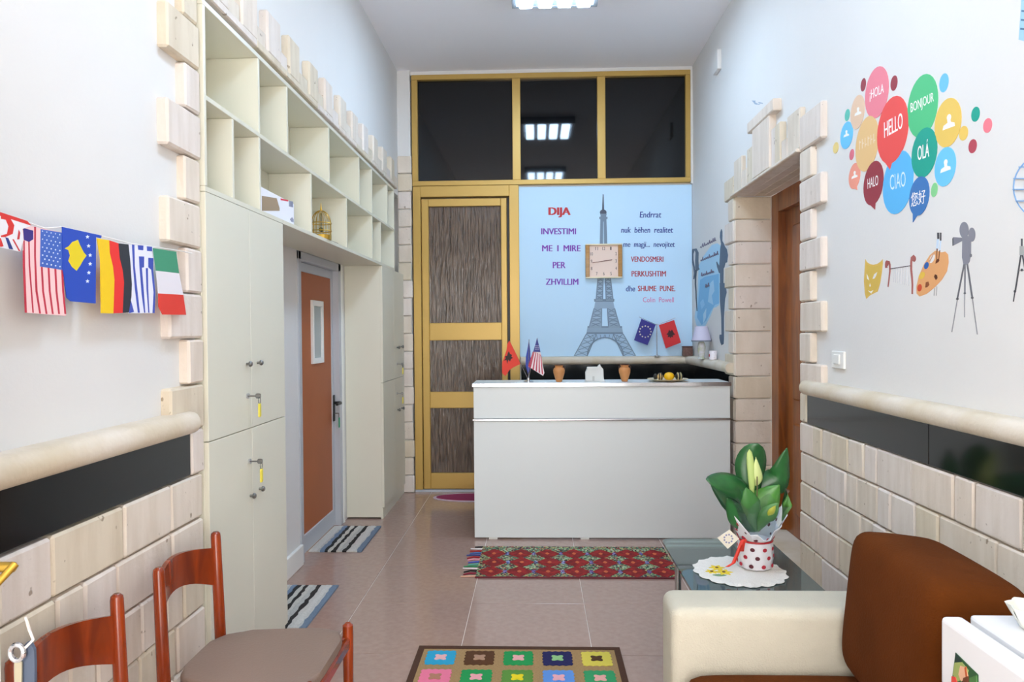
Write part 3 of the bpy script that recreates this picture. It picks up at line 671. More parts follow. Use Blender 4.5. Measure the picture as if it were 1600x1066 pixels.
for n_, ang, ln, wd in (('minute_hand', 2*PI*(43.7/60), .105, .005), ('hour_hand', 2*PI*(2.73/12), .075, .007)):
    e_ = (cmx+math.sin(ang)*ln, cmz+math.cos(ang)*ln); b = B(); prism(b, [Vector((x, BY-.031, z)) for x, z in bar2((cmx, cmz), e_, wd)], (0, -.002, 0)); obj(n_, b, K('7a4a40'), ck)

# ---------------------------------------------------------------- wall prints on the right wall
RO = (-1, 0, 0); RXF = lambda x, y: onx(x, y, RW)
c5 = lambda x, y: RXF(1280+x/3.806, 80+y/3.806)
sb = thing('speech_bubble_print', 'cluster of coloured speech bubbles with greetings on the right wall', 'wall print', tuple(c5(500, 560)))
order = [0]
def bub(cx, cy, rx, ry, hx, label=None, tail=None, sh=.12, name='speech_bubble'):
    order[0] += 1
    pl = [([c5(*q) for q in ell(cx, cy, rx, ry, sh, tail=tail)], hx)]
    return decal(name, pl, RO, sb, label, base=.0008+.00007*order[0])
def person(cx, cy, s, parent):
    pl = [([c5(*q) for q in ell(cx+3*s, cy-26*s, 13*s, 20*s, .12)], 'f2efe9'), ([c5(*q) for q in ((cx-36*s, cy+52*s), (cx-30*s, cy+25*s), (cx-6*s, cy+6*s), (cx-8*s, cy-10*s), (cx+12*s, cy-16*s), (cx+14*s, cy), (cx+36*s, cy+4*s), (cx+38*s, cy+24*s))], 'f2efe9')]
    decal('person_icon', pl, RO, parent, base=.0008+.00007*order[0]+.00005, step=.00001)
def btext(s, bl, br_, tl_, parent, bold=.0, hx='f7f2ee'):
    text_part('lettering', s, quad(bl, br_, tl_, c5), hx, parent, RO, bold, depth=.0008+.00007*order[0]+.00005)
for a in ((263, 200, 15, 40, '96323e'), (446, 190, 20, 46, '96323e'), (743, 188, 27, 57, '6cbcf2'), (931, 375, 25, 45, '0f9f8a'), (1003, 442, 26, 44, 'ee7d8a'), (914, 565, 24, 42, 'b0404f'), (860, 488, 26, 44, 'e7c25c'), (686, 825, 19, 43, '86cf8c'), (168, 380, 14, 36, '5fbfae'), (100, 575, 16, 34, 'e8cf85'), (195, 615, 13, 33, 'dc7080')): bub(*a, name='dot')
p = bub(768, 425, 78, 148, 'e7c25c', 'yellow bubble with person icon'); person(772, 420, 1.0, p)
p = bub(752, 687, 62, 118, '6cc3f2', 'light blue bubble with person icon, right'); person(753, 682, .85, p)
p = bub(230, 362, 40, 103, 'e4c3a5', 'pale tan bubble with person icon'); person(232, 358, .55, p)
p = bub(165, 500, 36, 82, '6cc3f2', 'light blue bubble with person icon, left'); person(163, 490, .45, p)
p = bub(212, 742, 33, 78, 'ee9a84', 'salmon bubble with person icon', (228, 826)); person(212, 735, .5, p)
p = bub(345, 245, 68, 156, 'e8808f', 'pink bubble'); btext('\u00a1HOLA', (303, 303), (387, 260), (303, 233), p, .01)
p = bub(618, 325, 88, 190, '4fbf7f', 'green bubble'); btext('BONJOUR', (548, 383), (686, 315), (546, 310), p, .01)
p = bub(287, 550, 66, 166, 'e5bd82', 'pale orange bubble')
for k in range(6):
    xx = 240+k*17; yy = 560-k*8
    decal('lettering', [([c5(*q) for q in ((xx, yy+28), (xx+4, yy+26), (xx+4, yy-30), (xx, yy-28))], 'ecd3b4'), ([c5(*q) for q in ((xx+4, yy-20+(k % 3)*14), (xx+11, yy-24+(k % 3)*14), (xx+11, yy-16+(k % 3)*14), (xx+4, yy-12+(k % 3)*14))], 'ecd3b4')], RO, p, base=.0008+.00007*order[0]+.00005, step=.00001)
p = bub(472, 780, 88, 190, '5ab4ea', 'sky blue bubble'); btext('CIAO', (425, 828), (518, 803), (423, 738), p, .0, 'd8ecf8')
p = bub(628, 603, 74, 150, '0f9f8a', 'teal bubble'); btext('OL\u00c1', (588, 652), (658, 627), (588, 545), p, .02)
p = bub(440, 468, 90, 203, 'e84f4a', 'red bubble', (425, 706)); btext('HELLO', (390, 518), (501, 456), (388, 424), p, .02)
p = bub(325, 785, 57, 133, '96323e', 'dark red bubble', (333, 942)); btext('HALO', (291, 820), (355, 795), (290, 760), p, .01)
p = bub(598, 862, 58, 118, '3b74b4', 'deep blue bubble', (560, 1018)); btext('\u60a8\u597d', (550, 930), (636, 902), (550, 845), p, .01)

c6 = lambda x, y: RXF(1340+x/7.613, 340+y/7.613)
def prt(name, label, cat, pl, f, at, **k):
    t = thing(name, label, cat, tuple(at)); return t, decal(k.get('part', 'print'), [([f(*q) for q in pts], hx) for pts, hx in pl], RO, t, step=.00004)
prt('theatre_mask_print', 'gold grinning theatre mask printed on the right wall', 'wall print', [
    ([(95, 495), (112, 530), (150, 555), (190, 562), (235, 552), (275, 525), (300, 495), (302, 545), (290, 650), (270, 780), (240, 880), (150, 925), (105, 968), (88, 900), (78, 760), (85, 620)], 'd9b455'),
    ([(112, 560), (150, 580), (190, 585), (235, 578), (280, 555), (265, 760), (235, 850), (120, 930), (100, 800)], 'd3b14e'),
    ([(110, 665), (130, 705), (142, 748), (115, 730)], 'e9e6e2'), ([(180, 730), (200, 675), (236, 648), (225, 690), (205, 725)], 'e9e6e2'), ([(150, 780), (160, 815), (150, 825), (143, 815)], 'ece8e0'), ([(125, 868), (158, 880), (192, 862), (165, 905)], 'ece8e0')], c6, c6(190, 730))
def curve_band(pts, w0, w1):
    n = len(pts); L_, R_ = [], []
    for i, p in enumerate(pts):
        a, b = pts[max(i-1, 0)], pts[min(i+1, n-1)]; dx, dy = b[0]-a[0], b[1]-a[1]; l = math.hypot(dx, dy) or 1; w_ = (w0+(w1-w0)*i/(n-1))/2
        L_.append((p[0]-dy/l*w_, p[1]+dx/l*w_)); R_.append((p[0]+dy/l*w_, p[1]-dx/l*w_))
    return [[L_[i], L_[i+1], R_[i+1], R_[i]] for i in range(n-1)]
ly = []
for q in curve_band([(343, 600), (340, 555), (352, 520), (375, 525), (385, 560), (386, 640), (376, 730), (364, 825)], 26, 12): ly.append((q, '9f5650'))
for q in curve_band([(670, 510), (682, 480), (668, 455), (648, 475), (640, 530), (640, 620), (650, 720), (655, 800), (652, 910)], 28, 16): ly.append((q, 'a8605a'))
ly.append((ell(675, 490, 20, 36), 'a8605a')); ly.append((ell(352, 545, 20, 34), '9f5650'))
ly.append((bar2((395, 610), (632, 574), 9), '54474a'))
for k in range(8): ly.append((bar2((430+k*26, 605-k*4), (430+k*26, 770+k*6), 3), 'c6c6ca'))
prt('lyre_print', 'red lyre with thin strings printed on the right wall', 'wall print', ly, c6, c6(500, 680))
pa = [([(925, 395), (960, 400), (1000, 415), (1045, 405), (1078, 440), (1085, 530), (1065, 640), (1005, 740), (920, 830), (820, 910), (740, 940), (705, 905), (700, 830), (730, 700), (790, 560), (860, 450)], 'e0a36a'),
      (ell(890, 490, 28, 52, .35), 'e6e2de'), ([(845, 530), (905, 425), (915, 430), (865, 530)], 'c99b80'), (ell(822, 572, 28, 42, .2), '2f62ac'), (ell(768, 690, 34, 44, .3), 'e3bb48'), (ell(741, 836, 27, 44, .1), 'd04a26'),
      ([(815, 770), (845, 762), (858, 800), (835, 828), (808, 835)], '8a4a22'), ([(912, 705), (925, 675), (948, 685), (955, 720), (935, 745)], '54280f'),
      (bar2((960, 180), (962, 255), 22), '4a4648'), (bar2((990, 180), (990, 275), 15), '4a4648'), (bar2((958, 260), (950, 370), 24), 'c4d6e8'), (bar2((990, 275), (980, 390), 14), 'c4d6e8'),
      (bar2((948, 368), (945, 540), 9), '6a3a20'), (bar2((980, 390), (968, 500), 8), '6a3a20'), ([(930, 550), (935, 515), (960, 490), (978, 505), (965, 530)], '6a3318'), (bar2((918, 840), (912, 930), 5), '9a9a9a'), (bar2((945, 820), (940, 930), 5), '9a9a9a')]
prt('palette_print', 'orange painter palette with two brushes printed on the right wall', 'wall print', pa, c6, c6(890, 680))
c7 = lambda x, y: RXF(1480+x/5.61, 340+y/5.61)
cmr = [(ell(150, 110, 40, 72), '85858f'), (ell(218, 150, 30, 62), '85858f'), ([(55, 172), (140, 178), (140, 202), (55, 245)], '7c7c86'), ([(48, 185), (56, 172), (56, 246), (49, 248)], '2c2c30'),
       ([(135, 160), (212, 165), (210, 330), (196, 390), (180, 412), (145, 412), (132, 350)], '85858f'), (bar2((150, 410), (90, 715), 12), '66666c'), (bar2((92, 710), (42, 1005), 6), '8a8a8e'), (bar2((158, 410), (156, 665), 11), '76767c'), (bar2((155, 660), (154, 875), 6), '97979b'), (bar2((178, 410), (222, 705), 13), '66666c'), (bar2((222, 700), (266, 1025), 6), '8a8a8e'),
       (ell(91, 714, 11, 9), '55555a'), (ell(156, 664, 9, 8), '55555a'), (ell(222, 704, 11, 9), '55555a'), (ell(208, 333, 9, 16), '76767c')]
prt('film_camera_print', 'grey old film camera on a tripod printed on the right wall', 'wall print', cmr, c7, c7(155, 500))
dv = [(bar2((655, 185), (655, 250), 14), '55555a'), ([(637, 250), (673, 250), (678, 330), (636, 330)], 'a8aaa8'), (bar2((648, 330), (598, 650), 12), '4a4a4e'), (bar2((597, 640), (582, 738), 7), '35353a'), (bar2((662, 330), (720, 640), 12), '4a4a4e'), (bar2((720, 640), (735, 735), 7), '35353a'), (bar2((618, 468), (700, 460), 5), '77777c'), (ell(656, 460, 9, 12), '4a4a4e'), (ell(595, 648, 9, 12), '35353a')]
prt('drawing_compass_print', 'grey drawing compass printed at the right wall edge', 'wall print', dv, c7, c7(650, 460))
gc = (1632, 293)
gl = []
def gseg(f, n=16):
    pts = [f(k/n) for k in range(n+1)]
    for a, b in zip(pts, pts[1:]): gl.append((bar2(a, b, 1.5), '7fa9d6'))
gseg(lambda t: (gc[0]+48*math.cos(2*PI*t), gc[1]+50*math.sin(2*PI*t)), 30)
for r_ in (30, 12): gseg(lambda t: (gc[0]+r_*math.cos(2*PI*t), gc[1]+50*math.sin(2*PI*t)), 26)
for dy in (-30, -12, 5, 23): gseg(lambda t: (gc[0]-48*math.sqrt(1-(dy/50)**2)+96*math.sqrt(1-(dy/50)**2)*t, gc[1]+dy-2), 6)
prt('globe_print', 'blue wire globe printed at the right wall edge', 'wall print', gl, RXF, RXF(*gc))
nb = [([(1598, -40), (1660, -60), (1660, 80), (1592, 62), (1595, 20)], '9fc6df')] + [(bar2((1594.5+k, 45-k*14), (1660, 50-k*14), 3), '4d7390') for k in range(3)]
prt('blue_picture_print', 'light blue picture edge high on the right wall', 'wall print', nb, RXF, RXF(1598, 30))
cb = lambda x, y: RXF(1165+x/35.5, 145+y/35.5)
prt('bird_print', 'tiny grey bird outline above the stone tower', 'wall print', [([(340, 430), (560, 440), (520, 520), (650, 590), (700, 640), (620, 660), (520, 640), (430, 520)], '9fb0c2'), ([(680, 530), (760, 520), (960, 570), (960, 600), (780, 590)], '93a2b4'), ([(680, 610), (800, 610), (780, 660), (690, 660)], '9fb0c2')], cb, cb(600, 550))
# print on the far right wall behind the counter: figures, script and blue splash
c8 = lambda x, y: RXF(1060+x/4.1, 340+y/4.1)
c9 = lambda x, y: RXF(1074+x/10.66, 350+y/10.66)
t = thing('figure_print', 'dark standing figure over a blue paint splash printed behind the counter', 'wall print', tuple(c8(200, 480)))
spl = [([c8(*q) for q in ((130, 310), (160, 250), (185, 215), (215, 175), (250, 165), (270, 180), (275, 300), (265, 420), (262, 560), (240, 575), (225, 580), (205, 630), (175, 690), (150, 715), (115, 690), (105, 640), (115, 560), (125, 450))], 'a9d3ec'),
       ([c8(*q) for q in ((140, 400), (170, 380), (260, 360), (262, 550), (235, 560), (210, 600), (180, 660), (150, 690), (120, 640), (130, 520))], '79b8e2'),
       ([c8(*q) for q in ((205, 420), (225, 400), (232, 470), (215, 500), (225, 560), (190, 540))], 'a9d2ee'), ([c8(*q) for q in ((160, 620), (180, 580), (178, 640), (160, 680))], 'b4d8ef'), ([c8(*q) for q in ((140, 545), (160, 520), (170, 560), (150, 590))], '93c8ec')]
decal('paint_splash', spl, RO, t, step=.0002)
fig = [([c9(*q) for q in ((570, 85), (585, 130), (585, 200), (582, 280), (605, 320), (630, 380), (660, 420), (678, 520), (665, 640), (635, 650), (620, 720), (605, 740), (600, 1066), (550, 1066), (548, 820), (530, 815), (500, 720), (485, 640), (495, 625), (535, 700), (545, 560), (550, 420), (565, 330), (545, 220), (550, 140))], '53657a'),
       ([c8(*q) for q in ((266, 420), (302, 420), (310, 480), (300, 520), (292, 640), (292, 780), (290, 810), (278, 818), (270, 800), (264, 770), (266, 750), (278, 750), (276, 640), (268, 540))], '53657a')]
decal('standing_figure', fig, RO, t, step=.0002, base=.0025)
ta = []
for q in curve_band([(185, 770), (165, 740), (160, 620), (165, 480), (140, 425), (105, 430), (85, 500), (88, 600), (115, 720), (125, 820), (110, 920)], 62, 16): ta.append(([c9(*z) for z in q], '566374'))
for q in curve_band([(150, 760), (140, 900), (138, 1000), (147, 1120), (150, 1240), (158, 1330), (166, 1450)], 22, 8): ta.append(([c9(*z) for z in q], '3c4652'))
decal('curled_tail', ta, RO, t, step=.0001, base=.0025)
sq = []
random.seed(3)
for (x0, y0, x1, y1, n_) in ((215, 400, 480, 270, 9), (225, 620, 525, 500, 11), (235, 870, 450, 800, 8), (310, 1060, 370, 1030, 3)):
    for k in range(n_):
        u = k/n_; x = x0+(x1-x0)*u; y = y0+(y1-y0)*u; d = (x1-x0)/n_
        h_ = random.choice((28, 34, 60)); a = [(x, y), (x+d*.35, y-h_), (x+d*.5, y-h_*.3), (x+d*.7, y), (x+d, y-14)]
        for p, q in zip(a, a[1:]): sq.append(([c9(*z) for z in bar2(p, q, 8)], '6a6078'))
decal('script_lines', sq, RO, t, step=.00003, base=.002)

# light switch
sw = thing('light_switch', 'white light switch on the right wall above the ledge', 'light switch', tuple(onx(1312, 562, RW)))
a, b_ = onx(1322, 562, RW), onx(1303, 562, RW)
zs = (onx(1312, 576, RW).z, onx(1312, 549, RW).z)
obj('plate', bx(RW-.012, RW, a.y, b_.y, zs[0], zs[1], bev=.003), 'white_plastic', sw)
obj('rocker', bx(RW-.018, RW-.011, a.y+.035, b_.y-.035, zs[0]+.02, zs[1]-.015, bev=.003), 'white_plastic', sw)
# small conduit strip high on the right wall
q = onx(1126, 78, RW); q2 = onx(1126, 109, RW)
tag(obj('cable_cover', bx(RW-.03, RW, q.y-.02, q.y+.12, q2.z, q.z, bev=.003), 'wall_white', None, origin=(RW, q.y, q2.z)), 'small white cable cover high on the right wall near the window', 'cable cover')

# ---------------------------------------------------------------- reception counter
random.seed(11)
dk = thing('reception_counter', 'white laminate reception counter with two silver trims', 'counter', (.45, 5.15, 0))
DXA, DXB, DYF, DZ = -.445, 1.342, 4.955, 1.10
obj('lower_panel', bx(DXA, DXB, DYF, DYF+.022, .012, .835, bev=.0015), 'desk_white', dk)
obj('upper_panel', bx(DXA, DXB, DYF, DYF+.022, .852, 1.075, bev=.0015), 'desk_white', dk)
obj('silver_trim', bx(DXA-.008, DXB+.004, DYF-.014, DYF+.02, .836, .851, bev=.004, seg=2), 'chrome', dk)
obj('counter_top', bx(DXA-.008, DXB+.004, DYF-.008, DYF+.34, 1.076, DZ, bev=.003), 'desk_white', dk)
obj('silver_edge', bx(DXA-.010, DXB+.006, DYF-.016, DYF-.0085, 1.074, DZ+.002, bev=.003), 'chrome', dk)
obj('side_panel', bx(DXA, DXA+.022, DYF+.023, DYF+.62, .012, 1.075, bev=.0015), 'desk_white', dk)
obj('side_panel', bx(DXB-.022, DXB, DYF+.023, DYF+.32, .012, 1.075, bev=.0015), 'desk_white', dk)
obj('work_top', bx(DXA+.023, DXB-.023, DYF+.03, DYF+.62, .72, .745), 'desk_white', dk)
for x in (DXA+.1, .3, DXB-.12): obj('foot', bx(x, x+.06, DYF+.005, DYF+.06, 0, .0115), 'white_plastic', dk)

# table flags on the counter
YF = 5.05
cF = lambda x, y: ony(760+x/11.43, 520+y/11.43, YF)
def cFd(d): return lambda x, y: ony(760+x/11.43, 520+y/11.43, YF+d)
fs_ = thing('table_flag_stand', 'silver stand with red, blue and striped desk flags on the counter', 'flag stand', (cF(750, 860).x, YF, DZ))
px0 = cF(750, 860)
obj('base', lathe(B(), [(.036, DZ+.0005), (.036, DZ+.008), (.012, DZ+.014), (.010, DZ+.03)], px0.x, YF, 20), 'chrome', fs_, smooth=True)
eagle = [(400, 330), (425, 380), (460, 400), (445, 430), (480, 450), (440, 470), (420, 520), (395, 480), (370, 560), (360, 490), (310, 500), (345, 455), (330, 420), (370, 410), (380, 370)]
for n_, top, dd, pl in (('red_flag', (408, 140), -.01, [([(410, 142), (500, 320), (560, 440), (605, 560), (480, 620), (410, 670), (340, 775), (280, 720), (285, 520), (330, 400), (360, 310), (375, 200)], 'd8341f'), (eagle, '2a1210')]),
                        ('blue_flag', (760, 120), .02, [([(760, 130), (785, 330), (795, 600), (745, 745), (700, 590), (705, 430), (730, 300)], '2a3f9e')]),
                        ('striped_flag', (907, 92), 0, [([(907, 95), (945, 250), (980, 420), (1010, 600), (1035, 720), (1012, 772), (900, 700), (820, 645), (742, 600), (790, 470), (850, 290)], 'e6d9dc')]
                         + [([(850-k*0+k*28, 330+k*15), (864+k*28, 332+k*15), (800+k*56-10, 640+k*28), (775+k*56-10, 628+k*26)], 'b2334a') for k in range(5)] + [([(742, 600), (770, 520), (830, 335), (845, 335), (770, 610)], 'b2334a')]
                         + [([(907, 95), (945, 250), (965, 345), (835, 340), (850, 290)], '333a86')] + [([(870+(k % 3)*25, 230+(k//3)*30), (882+(k % 3)*25, 230+(k//3)*30), (882+(k % 3)*25, 240+(k//3)*30), (870+(k % 3)*25, 240+(k//3)*30)], 'e0e0f0') for k in range(9)])):
    b = B(); tube(b, [Vector((px0.x, YF, DZ+.02)), cFd(dd)(*top)], .0022, 6); po_ = obj('pole', b, 'chrome', fs_)
    decal(n_, [([cFd(dd)(*q) for q in pts], hx) for pts, hx in pl], (0, -1, 0), fs_, step=.0004, base=.002)
# terracotta vases, house model, plate
def vase(px, label):
    c = ony(px, 596, 5.07); x, y, z = c.x, 5.07, DZ+.0006
    t = thing('terracotta_vase', label, 'vase', (x, y, z), 'small terracotta vases')
    prof = [(.018, 0), (.021, .003), (.030, .03), (.0405, .065), (.042, .085), (.036, .098), (.027, .104), (.028, .112), (.033, .118), (.026, .118)]
    obj('body', lathe(B(), [(r, z+h) for r, h in prof], x, y, 24), M('terracotta', 'c98a52', .6, var=.12, scale=20), t, smooth=True)
    obj('rim_band', lathe(B(), [(.0285, z+.1185), (.034, z+.1185), (.034, z+.123), (.0285, z+.123), (.0285, z+.1185)], x, y, 24), K('4a2a1a'), t, smooth=True)
    for s in (-1, 1):
        b = B(); tube(b, [(x+s*.030, y, z+.112), (x+s*.041, y, z+.108), (x+s*.042, y, z+.094), (x+s*.038, y, z+.088)], .004, 8); obj('handle', b, K('2e1a12'), t, smooth=True)
    return t
vase(873.5, 'terracotta vase between the desk flags and the white house model'); vase(976, 'terracotta vase between the white house model and the fruit plate')
cH = lambda x, y: ony(840+x/6.154, 540+y/6.154, 5.05)
hm = thing('house_model', 'small white plaster house model on the counter', 'ornament', (cH(555, 340).x, 5.08, DZ))
b = B(); prism(b, [cH(*q) for q in ((465, 340), (463, 262), (482, 215), (575, 215), (600, 190), (632, 228), (635, 300), (640, 340))], (0, .07, 0)); mz = min(v.co.z for v in b.verts); bmesh.ops.translate(b, vec=(0, 0, DZ+.007-mz), verts=b.verts); obj('walls', b, K('d2d3d0'), hm)
b = B(); a0 = cH(455, 340); a1 = cH(652, 340); box(b, a0.x, a1.x, 5.04, 5.13, DZ+.0006, DZ+.0068, .002); obj('base', b, K('d8d8d4'), hm)
b = B(); prism(b, [cH(*q)+Vector((0, -.002, .003)) for q in ((478, 222), (484, 212), (580, 212), (602, 188), (606, 196), (584, 222))], (0, .075, 0)); obj('roof', b, K('e2e2de'), hm)
obj('doorway', bx(cH(525, 0).x, cH(545, 0).x, 5.047, 5.0495, DZ+.008, DZ+.04), K('b4b4b0'), hm)
pc = cH(1258, 335); pt = thing('plate', 'shallow cream plate on the counter holding painted ornaments', 'plate', (pc.x, 5.08, DZ))
obj('dish', lathe(B(), [(.06, DZ+.0006), (.10, DZ+.006), (.142, DZ+.016), (.144, DZ+.019), (.10, DZ+.010), (.06, DZ+.006)], pc.x, 5.08, 32), K('d9c8a4', .4), pt, smooth=True)
def egg(px, r, sc, cols, label, yy):
    c = ony(px, 585, yy); z = DZ+.0065+r*sc[2]
    t = thing('ornament_ball', label, 'ornament', (c.x, yy, z), 'painted ornaments on the plate')
    o = obj('body', sphere(B(), (c.x, yy, z), r, sc), K(cols[0], .4), t, smooth=True)
    if len(cols) > 1:
        for s in (-.35, .35):
            b = B(); rr = math.sqrt(max(0, 1-s*s)); n = 16
            tube(b, [(c.x+s*r*sc[0], yy+rr*r*sc[1]*math.cos(2*PI*k/n), z+rr*r*sc[2]*math.sin(2*PI*k/n)) for k in range(n+1)], .005, 6, cap=False); obj('band', b, K(cols[1], .4), t, smooth=True)
egg(1031.5, .026, (.8, 1, 1.05), ('c9a566', '1c1510'), 'tan ornament with dark bands at the plate left', 5.05)
egg(1045.5, .030, (1.25, 1, 1), ('e8b50e',), 'bright yellow egg shaped ornament in the plate middle', 5.05)
egg(1061, .028, (1.0, 1, 1), ('17140f', 'b9ad80'), 'black ornament with cream bands at the plate right', 5.05)
egg(1024, .024, (.6, .9, 1), ('1f1a14',), 'small black ornament at the far plate left', 5.09)

# ---------------------------------------------------------------- things on the ledge behind the counter
LZ = 1.2305
cL = lambda x, y: ony(960+x/8.2, 480+y/8.2, 6.375)
fp = cL(548, 640); ft = thing('ledge_flag_stand', 'silver stand with blue starred flag and red eagle flag on the ledge', 'flag stand', (fp.x, 6.385, LZ))
obj('base', lathe(B(), [(.027, LZ+.0003), (.027, LZ+.006), (.006, LZ+.012), (.004, LZ+.02)], fp.x, 6.385, 18), 'chrome', ft, smooth=True)
tp = cL(545, 215); b = B(); tube(b, [(fp.x, 6.385, LZ+.01), (tp.x, 6.385, tp.z)], .004, 8); obj('pole', b, 'chrome', ft, smooth=True)
for a in ((320, 128), (782, 140)):
    e_ = cL(*a); b = B(); tube(b, [(tp.x, 6.385, tp.z-.01), (e_.x, 6.38, e_.z)], .0025, 6); obj('arm', b, 'chrome', ft)
st = []
for k in range(12):
    a = 2*PI*k/12; st.append((star(395+73*math.cos(a), 315+72*math.sin(a), 13), 'e4dcc0'))
decal('blue_flag', [([cL(*q) for q in pts], hx) for pts, hx in [([(345, 150), (528, 228), (425, 488), (252, 424)], '2f2c86')]+st], (0, -1, 0), ft, base=.002)
eg = [(700, 290), (718, 310), (738, 288), (760, 330), (780, 350), (745, 365), (755, 390), (730, 380), (718, 400), (705, 380), (680, 390), (690, 360), (665, 350), (685, 330)]
decal('red_flag', [([cL(*q) for q in pts], hx) for pts, hx in [([(570, 232), (765, 165), (852, 455), (658, 530)], 'd4262c'), (eg, '3c1016')]], (0, -1, 0), ft, base=.002)
p0, p1 = cL(880, 635), cL(1005, 500)
bxo = thing('brown_box', 'small dark brown patterned box on the ledge corner', 'box', ((p0.x+p1.x)/2, 6.40, LZ))
obj('body', bx(p0.x, p1.x, 6.375, 6.425, LZ+.0003, p1.z-.012, bev=.003), M('brown_print', '5a3a34', .5, hx2='7c5a50', scale=60), bxo); obj('lid', bx(p0.x-.002, p1.x+.002, 6.373, 6.427, p1.z-.0118, p1.z, bev=.003), K('54342e'), bxo)
lx = RW-.083; ly_ = onx(1096, 540, lx).y
zl = LZ+.0003
lm = thing('table_lamp', 'small lamp with pale lilac shade and glass base on the ledge', 'lamp', (lx, ly_, zl))
sc_ = ly_/1105.
obj('base', lathe(B(), [(.030, zl), (.030, zl+.006), (.020, zl+.012), (.030, zl+.06), (.033, zl+.10), (.022, zl+.135), (.008, zl+.15)], lx, ly_, 18), M('lamp_glass', 'b9c0a0', .15, hx2='d8d4dc', scale=25), lm, smooth=True)
obj('shade', lathe(B(), [(.078, zl+.148), (.048, zl+.262), (.046, zl+.262), (.076, zl+.150), (.078, zl+.148)], lx, ly_, 24), K('c3c0d6'), lm, smooth=True)
obj('shade_rim', lathe(B(), [(.0785, zl+.140), (.0795, zl+.140), (.0795, zl+.150), (.0785, zl+.150), (.0785, zl+.140)], lx, ly_, 24), K('6f7684'), lm)
mx_ = RW-.045; my_ = onx(1114, 555, mx_).y
mg = thing('small_mug', 'little white mug with red marks on the ledge beside the lamp', 'mug', (mx_, my_, zl))
obj('cup', lathe(B(), [(.026, zl), (.030, zl+.004), (.032, zl+.07), (.029, zl+.07), (.027, zl+.006)], mx_, my_, 20), K('eae4ea', .3), mg, smooth=True)
b = B(); tube(b, [(mx_+.0, my_-.03, zl+.058), (mx_+.0, my_-.052, zl+.05), (mx_+.0, my_-.052, zl+.025), (mx_+.0, my_-.03, zl+.016)], .0045, 8); obj('handle', b, K('eae4ea', .3), mg, smooth=True)
for s, hh in ((-.6, .03), (.1, .035)): obj('red_mark', sphere(B(), (mx_-.030*math.cos(s), my_-.03*math.sin(s)*1.0-.004, zl+hh), .011, (.3, 1, 1.2)), K('b02a3c'), mg, smooth=True)

# ---------------------------------------------------------------- floor textiles
def striped_mat(x0, x1, y0, y1, label):
    t = thing('striped_mat', label, 'mat', ((x0+x1)/2, (y0+y1)/2, 0), 'striped woven doormats')
    cols = ['d2cfc8', 'd6d2cc', 'c9c5bf', '7c8fa8', '2a2a2c', 'cfccc2', '2b2624', 'd0cdc4', 'c4c2bc', '2b2624', 'd6d2ca', 'dbd7d0', 'd2d0ca', '76879b']
    wd = [1.1, 1, .5, 1.1, .9, .9, .9, .9, .9, .9, .9, .9, .5, 1.2]; s = sum(wd); x = x0; n = 18
    ph = random.random()*9
    cur = [x0]*(n+1)
    for i, (c, wv) in enumerate(zip(cols, wd)):
        x += (x1-x0)*wv/s
        nxt = [x+(random.uniform(-.006, .006) if i < len(cols)-1 else 0) for _ in range(n+1)]
        b = B(); zt = .009+.002*(i % 2)
        top, bot = [], []
        for k in range(n+1):
            y = y0+(y1-y0)*k/n
            top.append((b.verts.new((cur[k], y, zt)), b.verts.new((nxt[k], y, zt)))); bot.append((b.verts.new((cur[k], y, .0008)), b.verts.new((nxt[k], y, .0008))))
        for k in range(n):
            b.faces.new((top[k][0], top[k][1], top[k+1][1], top[k+1][0])); b.faces.new((top[k][0], top[k+1][0], bot[k+1][0], bot[k][0])); b.faces.new((top[k][1], bot[k][1], bot[k+1][1], top[k+1][1])); b.faces.new((bot[k][0], bot[k+1][0], bot[k+1][1], bot[k][1]))
        b.faces.new((top[0][0], bot[0][0], bot[0][1], top[0][1])); b.faces.new((top[-1][1], bot[-1][1], bot[-1][0], top[-1][0]))
        obj('stripe', b, M('weave_'+c, c, .95, var=.15, scale=90, bump=.6, bscale=200), t)
        cur = nxt
striped_mat(-1.53, -1.175, 4.65, 5.255, 'striped woven mat in front of the brown door')
striped_mat(-1.49, -1.150, 3.43, 4.02, 'striped woven mat half hidden by the near cupboard')

kl = thing('kilim_runner', 'red patterned kilim runner with coloured fringe before the counter', 'rug', (.25, 4.47, 0))
kx0, kx1, ky0, ky1 = -.375, .845, 4.18, 4.765
obj('ground', bx(kx0, kx1, ky0, ky1, .0008, .008, bev=.001), speckle('kilim_ground', ('7f9a72', '2a2220', 'b8b070', '5f8a68', '8a2a2a', '3a3a52'), 95), kl)
obj('edge_band', bx(kx0, kx1, ky0-.012, ky0, .0008, .0085), K('6a2630', .95), kl)
nx_, ny_ = 7, 3; px_ = (kx1-kx0)/nx_; py_ = (ky1-ky0-.07)/ny_
def flat(pts, z0, z1): b = B(); prism(b, [Vector((x, y, z1)) for x, y in pts], (0, 0, z0-z1)); return b
def diam(cx, cy, rx, ry, p=1.25, n=16):
    o = []
    for k in range(n):
        t = 2*PI*k/n; c, s = math.cos(t), math.sin(t); r = (abs(c)**p+abs(s)**p)**(-1/p); o.append((cx+rx*r*c, cy+ry*r*s))
    return o
KR = M('kilim_red', 'a01c1c', .95, hx2='741214', scale=30, bump=.3, bscale=220)
